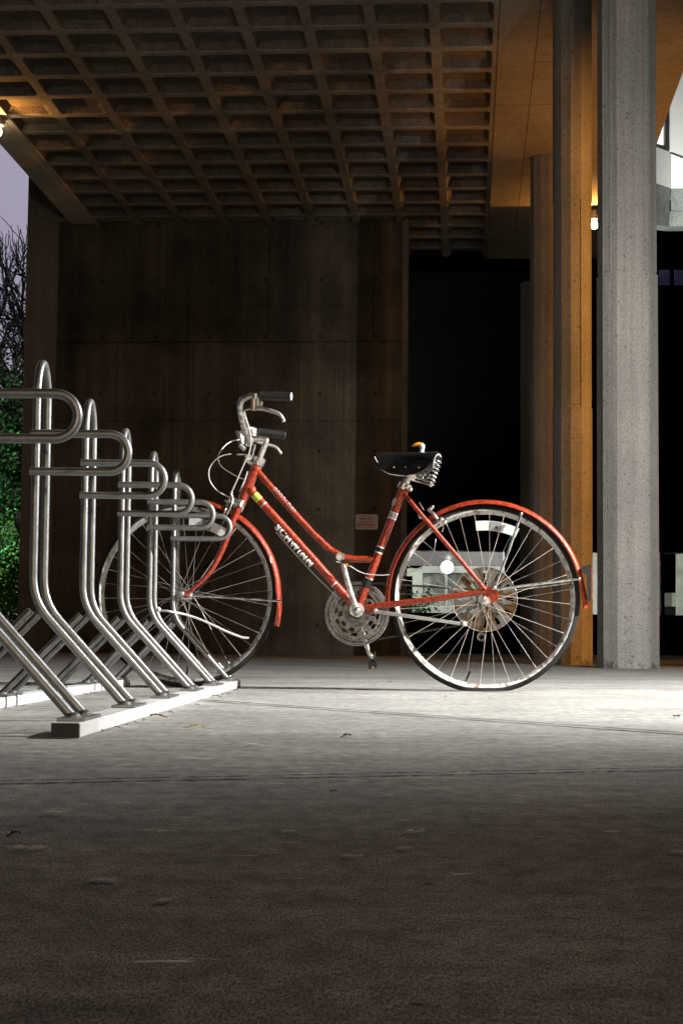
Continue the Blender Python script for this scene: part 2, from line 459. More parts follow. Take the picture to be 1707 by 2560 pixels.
# rear facade with the low window band
M_dark = mat('facade_dark', (.005, .005, .0055), .85, noise=.3, nscale=8, spec=.1)
M_frame = mat('window_frame_dark', (.02, .02, .02), .5)
M_glass = bpy.data.materials.new('window_glass'); M_glass.use_nodes = True
gb = M_glass.node_tree.nodes['Principled BSDF']; gb.inputs['Transmission Weight'].default_value = 1; gb.inputs['Roughness'].default_value = .02
gb.inputs['IOR'].default_value = 1.1; gb.inputs['Base Color'].default_value = (.9, .92, .9, 1)
FD = 26.2
def fx(xs, y=1400):
    return at(xs, y, FD).x
def fz(ys, xs=1300): return at(xs, ys, FD).z
zb, zt = fz(1534), fz(1378)
bm = bmesh.new()
XA, XB, XC = -2.0, fx(1262), fx(1460)
X0 = fx(1003)
box(bm, (XA, FD, 0), (16, FD + .3, zb))
box(bm, (XA, FD, zt), (16, FD + .3, fz(700, 1660)))
box(bm, (XA, FD, zb + .001), (X0, FD + .3, zt - .001))
box(bm, (XB, FD, zb + .001), (XC, FD + .3, zt - .001))
for xs in (1652, 1735, 1800):
    box(bm, (fx(xs), FD + .01, zb + .001), (fx(xs) + .05, FD + .28, zt - .001))
zc1, zc2 = fz(713, 1660), fz(678, 1660)
for xs in (1640, 1674, 1717, 1760): pass
box(bm, (XA, FD, fz(700, 1660) + .001), (fx(1400), FD + .3, ceil_z(FD) + .6))
obj('rear_facade', bm, M_dark, bld, smooth=False)
bm = bmesh.new(); box(bm, (X0 + .001, FD + .12, zb + .002), (XB - .001, FD + .13, zt - .002)); box(bm, (XC + .001, FD + .12, zb + .002), (15.9, FD + .13, zt - .002))
obj('window_pane', bm, M_glass, bld, smooth=False)
bm = bmesh.new(); box(bm, (-1.05, 22.9, zat(648, 1100, 23.0)), (2.02, 23.1, 5.6), gm)  # added dark box: shade behind the ceiling put into its colour
obj('shade_box', bm, M_dark, bld, smooth=False)
# bluish strip windows above on the right
M_blue = emis('blue_window', (.075, .07, .16), .14)
bm = bmesh.new()
for a, b_ in ((1646, 1672), (1684, 1716), (1728, 1762)):
    box(bm, (fx(a, 690), FD - .03, fz(713, 1670)), (fx(b_, 690), FD - .004, fz(676, 1670)))
o = obj('window', bm, M_blue, bld, smooth=False); o['label'] = 'dim bluish strip window'

# white upper storey with concrete band, seen past the slab edge
M_white = mat('white_render', (.82, .84, .80), .7, noise=.04, nscale=3)
M_band = concrete('band_concrete', (.26, .28, .26), grain=.35, gscale=40, stain=.4)
wb = empty('bay_building', (fx(1680, 500), FD - .3, fz(566, 1680)))
tag(wb, 'brightly lit white upper storey with angled bay, black mullion and grey concrete band', 'building')
def up(x, y, Y): return at(x, y, Y)
def prism(bm, front, depth):
    """front: world points in order, extruded away from camera by depth"""
    f = [bm.verts.new(p) for p in front]; b_ = [bm.verts.new(p + Vector((0, depth, 0))) for p in front]
    n = len(f); bm.faces.new(f); bm.faces.new(b_[::-1])
    for i in range(n): bm.faces.new((f[i], b_[i], b_[(i+1) % n], f[(i+1) % n]))
YB = FD - .35
bm = bmesh.new()   # concrete band, two facets
prism(bm, [up(1600, 558, YB + .35), up(1600, 445, YB + .35), up(1675, 472, YB), up(1670, 566, YB)], .3)
prism(bm, [up(1671, 566, YB), up(1676, 472, YB), up(1900, 470, YB), up(1900, 566, YB)], .3)
prism(bm, [up(1676, 527, YB - .03), up(1676, 500, YB - .03), up(1900, 500, YB - .03), up(1900, 527, YB - .03)], .02)
obj('concrete_band', bm, M_band, wb, smooth=False)
bm = bmesh.new()   # white parapet above the band
prism(bm, [up(1600, 444, YB + .37), up(1600, 352, YB + .37), up(1675, 381, YB + .02), up(1675, 471, YB + .02)], .2)
prism(bm, [up(1676, 471, YB + .02), up(1676, 383, YB + .02), up(1900, 470, YB + .5), up(1900, 471, YB + .5)], .2)
obj('white_parapet', bm, M_white, wb, smooth=False)
bm = bmesh.new()   # upper pale wall right of the mullion
prism(bm, [up(1674, 377, YB + .3), up(1674, 40, YB + .3), up(1900, 40, YB + .9), up(1900, 500, YB + .9)], .2)
obj('upper_wall', bm, M_white, wb, smooth=False)
M_lit = emis('lit_window', (1, 1, .97), 1.3)
bm = bmesh.new(); prism(bm, [up(1600, 350, YB + .5), up(1600, 40, YB + .5), up(1661, 40, YB + .5), up(1661, 366, YB + .5)], .1)
obj('lit_pane', bm, M_lit, wb, smooth=False)
bm = bmesh.new()
prism(bm, [up(1661.5, 372, YB + .2), up(1661.5, 40, YB + .2), up(1672, 40, YB + .2), up(1672, 376, YB + .2)], .15)
prism(bm, [up(1600, 358, YB + .22), up(1600, 350, YB + .22), up(1661, 364, YB + .22), up(1661, 372, YB + .22)], .12)
obj('mullion', bm, M_frame, wb, smooth=False)
bm = bmesh.new()
prism(bm, [up(1676, 383, YB - .01), up(1676, 379, YB - .01), up(1900, 464, YB + .47), up(1900, 470, YB + .47)], .05)
obj('sill', bm, M_frame, wb, smooth=False)
spot('bay_fill', (5.9, 24.0, 7.0), (5.0, 26, 8.6), 260, 120, .5, (1, 1, .96), .05)  # unseen light added to brighten the white bay

# lit white structure seen through the low windows
YW = 31.0
ww = empty('white_pavilion', at(1120, 1500, YW)); ww.location.z = 0
tag(ww, 'floodlit white panel wall with frames seen through the low window behind the rear wheel', 'building')
bm = bmesh.new()
def panel(x0, x1, y0, y1, dY=0, th=.08): prism(bm, [at(x0, y1, YW + dY), at(x0, y0, YW + dY), at(x1, y0, YW + dY), at(x1, y1, YW + dY)], th)
panel(990, 1700, 1500, 1600, .6); bm2 = bm
obj('base_wall', bm, M_dark, ww, smooth=False)
bm = bmesh.new(); panel(1012, 1015, 1421, 1505); panel(1031, 1056, 1440, 1534); panel(1055, 1250, 1415, 1432); panel(1112, 1118, 1433, 1534); panel(1030, 1136, 1515, 1540, .02)
panel(1012, 1056, 1421, 1440, .03)
obj('white_panel', bm, M_white, ww, smooth=False)
bm = bmesh.new(); panel(1057, 1200, 1434, 1534, .25)
obj('grey_panel', bm, mat('grey_panel', (.30, .31, .29), .8, noise=.5, nscale=6), ww, smooth=False)
bm = bmesh.new(); panel(990, 1262, 1345, 1414, .8); panel(1251, 1300, 1405, 1560, .7)
obj('upper_panel', bm, mat('dim_panel', (.05, .045, .045), .85, noise=.6, nscale=3), ww, smooth=False)
bm = bmesh.new(); panel(1450, 1500, 1380, 1560, .2); obj('pale_wall', bm, mat('pale_wall', (.36, .38, .33), .8, noise=.5, nscale=4), ww, smooth=False)
bm = bmesh.new(); panel(1640, 1655, 1375, 1520, .3); panel(1690, 1760, 1378, 1540, .1); panel(1655, 1690, 1482, 1516, .35)
obj('pale_wall', bm, mat('pale_wall', (.36, .38, .33), .8, noise=.5, nscale=4), ww, smooth=False)
bl = at(1117, 1418, YW - .35)
lampw = empty('floodlight', bl)
tag(lampw, 'glaring white floodlight on the white panels seen through the rear wheel', 'lamp')
bm = bmesh.new(); ball(bm, bl, .12); obj('bulb', bm, emis('white_bulb', (1, 1, .97), 90), lampw)
bm = bmesh.new(); box(bm, (bl.x - .05, bl.y + .06, bl.z - .05), (bl.x + .05, bl.y + .27, bl.z + .05)); obj('bracket', bm, M_frame, lampw, smooth=False)
point('pavilion_light', bl + Vector((.0, -.45, .15)), 2200, (1, 1, .96), .003)
point('courtyard_light', at(1660, 1330, 29.0), 60, (.95, 1, .9), .2)

# sodium wall lamps that show in the picture
def wall_lamp(x, y, Y, label, power, aim=(0, 0), r=.05):
    c = at(x, y, Y); e = empty('wall_lamp', c); tag(e, label, 'lamp', )
    bm = bmesh.new(); ball(bm, c, r); obj('bulb', bm, emis('sodium_bulb', (1, .72, .38), 40), e)
    bm = bmesh.new(); tube(bm, [c + Vector((0, 0, .07)), c + Vector((0, 0, .11)), c + Vector((0, 0, .2))], [.075, .08, .03], 12)
    obj('hood', bm, mat('lamp_hood', (.35, .35, .34), .5, noise=.3), e)
    spot('sodium_glow', c + Vector((0, -.12, 0)), c + Vector((aim[0], -3, aim[1])), power, 172, .12, SODIUM, .01)
wall_lamp(1484, 563, 20.3, 'glowing warm lamp hanging in the gap between the two nearest columns', 90, (-.6, -.2))
wall_lamp(-6, 330, F * H0 / (1670 - 300) - .25, 'glowing warm lamp under the left edge beam at the frame edge', 26, (1, 0))

# ------------------------------------------------------------------ sky backdrop at the left
bm = bmesh.new(); n = 24; prev = None
for i in range(n + 1):
    a = R(-60 + 52 * i / n); x, y = 140 * math.sin(a), 140 * math.cos(a)
    cur = [bm.verts.new((x * (1 if z < 50 else .8), y * (1 if z < 50 else .8), z)) for z in (-1, 25, 70)]
    if prev:
        for k in range(2): bm.faces.new((prev[k], cur[k], cur[k+1], prev[k+1]))
    prev = cur
ms = emis('night_sky', (.30, .27, .36), 1.12)
N_ = NT(ms); tc_ = N_.n('ShaderNodeTexCoord'); sx_ = N_.n('ShaderNodeSeparateXYZ'); N_.l(tc_.outputs['Object'], sx_.inputs[0])
cr2 = N_.n('ShaderNodeValToRGB'); cr2.color_ramp.elements[0].color = (.23, .20, .30, 1); cr2.color_ramp.elements[1].color = (.37, .345, .43, 1)
N_.l(N_.math('ADD', N_.maprange(sx_.outputs[2], 5, 48, 0, .85), N_.maprange(N_.noise(tc_.outputs['Object'], .05, 5, .6), .3, .7, -.1, .2)), cr2.inputs[0])
N_.l(cr2.outputs[0], ms.node_tree.nodes['Principled BSDF'].inputs['Emission Color'])
tag(obj('sky', bm, ms), kind='structure')

# white floodlight outside the frame; pole and plates added to shape its light
LP = Vector((3.35, 5.0, 2.5))
fl = empty('floodlight', (LP.x, LP.y - .35, 0)); tag(fl, 'unseen white floodlight right of the bicycle with plates added to block its light', 'lamp')
M_lampm = mat('unseen_lamp_metal', (.03, .03, .03), .5, .3, noise=.3)
bm = bmesh.new(); tube(bm, [(LP.x, LP.y - .35, 0), (LP.x, LP.y - .35, LP.z + .25)], .045, 14); tube(bm, [(LP.x, LP.y - .35, LP.z + .25), (LP.x, LP.y - .05, LP.z + .25)], .03, 10)
obj('added_pole', bm, M_lampm, fl)
bm = bmesh.new(); box(bm, (LP.x - .12, LP.y - .14, LP.z + .12), (LP.x + .12, LP.y + .14, LP.z + .24)); obj('housing', bm, M_lampm, fl, smooth=False)  # housing of the unseen white floodlight
def block_light(a0, a1, z0, z1, LP=LP, fl=fl, q0=.30):  # added plates that block part of a lamp's light
    bm = bmesh.new(); n = 20; rows_ = []
    for i in range(n + 1):
        a = R(a0 + (a1 - a0) * i / n)
        rows_.append([bm.verts.new(LP + Vector((math.sin(a) * q_, math.cos(a) * q_, zz))) for q_, zz in ((q0, z0), (q0 + .004, z0), (q0 + .004, z1), (q0, z1))])
    for i in range(n):
        for k in range(4): bm.faces.new((rows_[i][k], rows_[i][(k+1) % 4], rows_[i+1][(k+1) % 4], rows_[i+1][k]))
    bm.faces.new(rows_[0][::-1]); bm.faces.new(rows_[-1]); obj('light_blocker', bm, M_lampm, fl)
block_light(-80, -13, -.062, .24); block_light(-6.8, 50, -.10, .24)
LP2 = Vector((6.5, 9.5, 3.2))
fl2 = empty('floodlight', (LP2.x, LP2.y - .35, 0)); tag(fl2, 'unseen orange sodium floodlight right of the columns with plates added to slot its light', 'lamp')
bm = bmesh.new(); tube(bm, [(LP2.x, LP2.y - .35, 0), (LP2.x, LP2.y - .35, LP2.z + .25)], .045, 14); tube(bm, [(LP2.x, LP2.y - .35, LP2.z + .25), (LP2.x, LP2.y - .05, LP2.z + .25)], .03, 10)
obj('added_pole', bm, M_lampm, fl2)
bm = bmesh.new(); box(bm, (LP2.x - .12, LP2.y - .14, LP2.z + .12), (LP2.x + .12, LP2.y + .14, LP2.z + .24)); obj('housing', bm, M_lampm, fl2, smooth=False)  # housing of the unseen sodium floodlight
for a0, a1 in ((-95, -48.4), (-44.6, -25.9), (-24.3, 12)): block_light(a0, a1, -.5, .6, LP2, fl2, .55)  # added plates leave slots of light for the two columns

# ------------------------------------------------------------------ trees at the left
M_bark = mat('bark', (.035, .03, .028), .9, noise=.5, nscale=15)
def leafmat(n, c): return mat(n, c, .55, noise=.5, nscale=9, spec=.4)
M_leaf = leafmat('leaf_green', (.035, .16, .05)); M_leaf2 = leafmat('leaf_bright', (.09, .22, .03))
def tree(name, x, Y, h, label, leaves, seed, lm, zmin=.3, zmax=.75, spread=1.2, twigs=True, crown_c=None):
    rnd = random.Random(seed); base_ = Vector((x, Y, 0)); e = empty(name, base_); tag(e, label, 'tree')
    bm = bmesh.new(); tips = []
    def grow(p, d, ln, r, dep_):
        pts = [p]; q = p.copy(); dd = d.copy()
        for k in range(4):
            dd = (dd + Vector((rnd.gauss(0, .16), rnd.gauss(0, .16), rnd.gauss(.03, .1)))).normalized()
            q = q + dd * ln / 4; pts.append(q.copy())
        tube(bm, pts, [r, r * .62], 6 if r > .02 else 4)
        for a in pts[1:]: tips.append((a, r))
        if dep_ > 0:
            nb = 3 if dep_ > 2 else 4
            for k in range(nb):
                src = pts[rnd.choice((2, 3, 4, 4))]
                nd = (dd + Vector((rnd.gauss(0, .55), rnd.gauss(0, .55), rnd.gauss(.1, .4)))).normalized()
                grow(src, nd, ln * rnd.uniform(.55, .8), r * .55, dep_ - 1)
    grow(base_, Vector((.02, 0, 1)), h * .35, h * .023, 5 if twigs else 4)
    obj('trunk', bm, M_bark, e)
    bm = bmesh.new()
    cand = [t for t in tips if zmin * h < t[0].z < zmax * h and t[1] < .05]
    for k in range(leaves):
        if not cand: break
        c0 = rnd.choice(cand)[0]; c = c0 + Vector((rnd.gauss(0, .16), rnd.gauss(0, .16), rnd.gauss(-.05, .14))) * spread
        a = Vector((rnd.gauss(0, 1), rnd.gauss(0, 1), rnd.gauss(0, .6))).normalized(); b_ = a.orthogonal().normalized() * .35
        s = rnd.uniform(.05, .10)
        quad(bm, [c, c + (a * .5 + b_) * s, c + a * s, c + (a * .5 - b_) * s])
    if leaves: obj('crown', bm, lm, e, smooth=False)
    return e
xt = lambda xs, Y: at(xs, 1500, Y).x
tree('bare_tree', xt(30, 25.5), 25.5, 7.0, 'tall dark leafless tree against the violet sky beside the wall', 2500, 3, M_leaf, .15, .7)
tree('leafy_tree', xt(-60, 24.0), 24.0, 5.8, 'leafy green tree lit from below at the left edge', 9000, 11, M_leaf, .05, .9, 2.2)
tree('leafy_tree', xt(40, 27.0), 27.0, 4.6, 'lower bright green tree partly hidden behind the back wall', 8000, 23, M_leaf2, .02, .85, 2.4, False)
tree('bare_tree', xt(-40, 28.5), 28.5, 8.2, 'thin leafless tree furthest left with fine upper twigs', 0, 31, M_leaf)
tree('bare_tree', xt(66, 24.8), 24.8, 6.2, 'slender bare tree pressed against the end of the back wall', 500, 47, M_leaf, .1, .6)
tree('bare_tree', xt(8, 30.0), 30.0, 8.6, 'large bare tree behind the others with a dense black crown', 0, 52, M_leaf)
tree('bare_tree', xt(20, 26.6), 26.6, 7.4, 'dark tree with crowded twigs standing in the middle of the gap', 1500, 61, M_leaf, .1, .85)
tree('bare_tree', xt(52, 28.8), 28.8, 8.0, 'tall black tree rising just beside the wall end', 900, 77, M_leaf, .1, .8)
def shrub(x, Y, h, wd, label, seed, lm, n=5000):
    rnd = random.Random(seed); e = empty('shrub', (x, Y, 0)); tag(e, label, 'shrub')
    bm = bmesh.new()
    for k in range(9):
        a = rnd.uniform(0, 6.28); tube(bm, smooth_path([Vector((x, Y, 0)), Vector((x + math.cos(a) * wd * .25, Y + math.sin(a) * wd * .25, h * .5)), Vector((x + math.cos(a) * wd * .5, Y + math.sin(a) * wd * .5, h * rnd.uniform(.7, 1)))]), [.02, .005], 5)
    obj('stem', bm, M_bark, e)
    bm = bmesh.new()
    clumps = [(Vector((x + rnd.gauss(0, wd * .35), Y + rnd.gauss(0, wd * .3), rnd.uniform(.15, 1) * h)), rnd.uniform(.15, .35)) for _ in range(40)]
    for k in range(n):
        cc, cr = rnd.choice(clumps); c = cc + Vector((rnd.gauss(0, 1), rnd.gauss(0, 1), rnd.gauss(0, 1))) * cr * .55
        if c.z < .03: continue
        a = Vector((rnd.gauss(0, 1), rnd.gauss(0, 1), rnd.gauss(0, .6))).normalized(); b_ = a.orthogonal().normalized() * .35; s = rnd.uniform(.04, .09)
        quad(bm, [c, c + (a * .5 + b_) * s, c + a * s, c + (a * .5 - b_) * s])
    obj('foliage', bm, lm, e, smooth=False)
shrub(xt(0, 25), 25.0, 3.2, 1.4, 'dense green shrub below the trees at the left', 5, M_leaf, 7000)
shrub(xt(40, 23.6), 23.6, 1.3, 1.0, 'low yellow green shrub at the foot of the back wall', 8, M_leaf2, 4000)
# low shrub leaves by the white pavilion
shrub(at(1035, 1520, 27.6).x, 27.6, .95, .5, 'small leafy plant below the window behind the rear wheel', 9, M_leaf2, 1200)
# low pale wall outdoors
bm = bmesh.new(); box(bm, (-14, 29.5, 0), (-4.0, 29.8, .22)); tag(obj('low_wall', bm, mat('pale_stone', (.45, .5, .38), .8, noise=.3, nscale=10)), 'low pale garden wall running behind the shrubs', 'wall')
spot('garden_light', (-3.9 - 4.5, 21.5, .5), (xt(10, 25), 25.5, 2.6), 10000, 56, .8, (.85, 1, .72), .1)

# ------------------------------------------------------------------ bike rack
M_galv = mat('galvanised_steel', (.31, .32, .32), .44, .86, noise=.3, nscale=40, bump=.12, bscale=700)
M_rail = mat('galvanised_rail', (.72, .73, .73), .55, .15, noise=.18, nscale=25, bump=.2, bscale=300)
M_endshade = mat('rail_end_shade', (.012, .012, .012), .5)  # unlit rail end: its shade painted black
RA = math.atan((967 - CX) / F); RD = Vector((math.sin(RA), math.cos(RA), 0)); RL = Vector((math.cos(RA), -math.sin(RA), 0))
KS = .180 / .187     # ground scale
def RP(l, d, z): return RL * l + RD * d + Vector((0, 0, z))
gR = ground(199.7, 1846.7); gRf = ground(599, 1720); gL = ground(0, 1773.5)
lR = gR.dot(RL); lL = gL.dot(RL); RW = .053
railh = .028
d_near, d_far = gR.dot(RD), 6.33
rack = empty('bike_rack', RP((lR + lL) / 2, d_near, 0))
tag(rack, 'long galvanised steel bike rack of tall bent hoops on two floor rails', 'bike rack')
cR, cL = lR - RW / 2, lL - RW / 2; cM = (cR + cL) / 2
for c_ in (cR, cL):
    bm = bmesh.new(); box(bm, (c_ - RW / 2, d_near + .003, .001), (c_ + RW / 2, d_far, railh), lambda v: RP(v.x, v.y, v.z))
    bmesh.ops.bevel(bm, geom=[e for e in bm.edges], offset=.002, segments=2, affect='EDGES')
    r_ = obj('rail', bm, M_rail, rack)
    bm = bmesh.new(); box(bm, (c_ - RW / 2 + .0015, d_near - .001, .002), (c_ + RW / 2 - .0015, d_near + .0025, railh - .001), lambda v: RP(v.x, v.y, v.z))
    obj('shaded_end', bm, M_endshade, r_, smooth=False)
Zl = 6.20; SP = (6.20 - 3.77 * .985) / 4
SP = .611; Z6 = 6.20; HW = .058; TR = .0092
def dk(k): return Z6 - (6 - k) * SP
ZT = .814; ZBEND = .262; LEAN = -.003
k0 = 6; d6 = dk(6)
def make_hoop(d):
    bm = bmesh.new(); pts = []
    foot = lambda dd: RP(cR, dd, railh + .004)
    a = [foot(d - HW), RP(cM - .002, d - HW, ZBEND), RP(cM + LEAN, d - HW, ZT - .10)]
    b_ = [foot(d + HW), RP(cM - .002, d + HW, ZBEND), RP(cM + LEAN, d + HW, ZT - .10)]
    pa = bend(a, .055, 6)[:-1]
    arc = [RP(cM + LEAN, d - HW * math.cos(t), ZT - TR - .085 + .085 * math.sin(t)) for t in [math.pi * i / 14 for i in range(15)]]
    pb = bend(b_, .055, 6)[:-1][::-1]
    tube(bm, pa + arc + pb, TR, 12)
    hoop = obj('hoop', bm, M_galv, rack)
    for s in (-1, 1):
        bm = bmesh.new(); tube(bm, [RP(cM - .006, d + s * HW, ZBEND - .022), RP(cL, d + s * HW, railh + .004)], TR, 12)
        obj('leg', bm, M_galv, hoop)
    for c_ in (cR, cL):
        bm = bmesh.new(); box(bm, (c_ - .025, d - HW - .035, railh + .0005), (c_ + .025, d + HW + .035, railh + .0065), lambda v: RP(v.x, v.y, v.z))
        for s in (-1, 1):
            ball(bm, RP(c_ + (-.002 if c_ == cR else .002), d + s * HW, railh + .008), .0155, (1, 1, .55), 10)
        obj('foot_plate', bm, M_galv, hoop)
    bm = bmesh.new(); yl, yh = .550, .635; r_ = (yh - yl) / 2; x0 = cM - .012; x1 = cM + .207 - r_
    dd = d - HW - 2 * TR + .003
    pts = [RP(x0, dd, yl), RP(x1, dd, yl)] + [RP(x1 + r_ * math.sin(t), dd, (yl + yh) / 2 - r_ * math.cos(t)) for t in [math.pi * i / 16 for i in range(1, 16)]] + [RP(x1, dd, yh), RP(x0, dd, yh)]
    tube(bm, pts, TR, 12)
    obj('side_loop', bm, M_galv, hoop)
    return hoop
h6 = make_hoop(d6)
for k in range(1, 6):
    c = copy_tree(h6, rack); c.location = h6.location - RD * SP * (6 - k)
# cable tie on the fifth hoop
M_tie = mat('white_plastic', (.8, .8, .78), .4)
def rdp(x, y, Y): return at(x, y, Y)
bm = bmesh.new(); yt = 5.45
tube(bm, smooth_path([rdp(396, 1527, yt + .02), rdp(420, 1528, yt - .03), rdp(470, 1538, yt), rdp(520, 1557, yt), rdp(570, 1580, yt), rdp(605, 1593, yt), rdp(622, 1595, yt)], 6), .0035, 6)
ball(bm, rdp(397, 1524, yt), .008)
tag(obj('cable_tie', bm, M_tie), 'loose white cable tie hanging from a rack hoop before the front wheel', 'cable tie')

# ------------------------------------------------------------------ bicycle
WR = .343
def noisepaint():
    return mat('orange_red_paint', (.42, .046, .011), .33, .15, col2=(.17, .017, .007), nscale=85, thresh=(.36, .60), bump=.25, bscale=260, coat=.5)
M_paint = noisepaint()
M_chrome = mat('worn_chrome', (.72, .72, .70), .26, .9, col2=(.33, .31, .28), nscale=60, thresh=(.38, .55), bump=.2, bscale=400)
M_alu = mat('aluminium', (.70, .69, .66), .36, .75, noise=.3, nscale=50)
M_tyre = mat('tyre_rubber', (.010, .0095, .009), .8, noise=.5, nscale=60, bump=.5, bscale=300)
M_tan = mat('tyre_wall', (.05, .035, .02), .75, noise=.5, nscale=50)
M_rim = mat('steel_rim', (.54, .54, .52), .38, .78, col2=(.16, .11, .07), nscale=45, thresh=(.34, .50), bump=.5, bscale=500, detail=8)
M_black = mat('black_vinyl', (.012, .012, .013), .34, noise=.3, nscale=40, bump=.2, bscale=120)
M_grip = mat('black_grip', (.013, .013, .014), .5, bump=.3, bscale=300)
M_spoke = mat('spoke_steel', (.55, .55, .54), .32, .85)
M_rust = mat('protector_disc', (.16, .15, .13), .45, .5, col2=(.10, .048, .010), nscale=22, thresh=(.44, .56), bump=.3)
M_refl = mat('clear_reflector', (.75, .76, .76), .3, noise=.12, nscale=200)
M_refl2 = mat('grey_reflector', (.28, .29, .30), .35, noise=.2, nscale=300)
M_amber = mat('amber_reflector', (.75, .33, .03), .3)
M_letter = mat('white_lettering', (.78, .78, .76), .5, noise=.1, nscale=300)
M_silver = mat('silver_decal', (.55, .54, .53), .45, .4, noise=.4, nscale=250)
M_lime = mat('lime_sticker', (.55, .62, .10), .5)
M_cable = mat('grey_cable', (.62, .60, .57), .45)
M_red = mat('red_reflector', (.30, .02, .02), .3)

Cf = at(464.9, 1485.6, 6.21); Cr = at(1210.9, 1493.2, 6.09)
BS = Vector((Cr.x - Cf.x, Cr.y - Cf.y, 0)).normalized(); BN = Vector((BS.y, -BS.x, 0))
Cf.z = max(Cf.z, WR); 
def Bp(x, y, t=0.0):
    d_ = ray(x, y); o_ = Cf + BN * t
    k = (o_ - CAM).dot(BN) / d_.dot(BN); return CAM + d_ * k
PX = 6.15 / F       # metres per source pixel at the bicycle
bike = empty('bicycle', Vector((( Cf.x + Cr.x) / 2, (Cf.y + Cr.y) / 2, 0)))
tag(bike, 'weathered orange red step-through bicycle with front wheel in the rack and flat rear tyre', 'bicycle')
def frame_at(c): return lambda s, h, t: c + BS * s + Vector((0, 0, h)) + BN * t

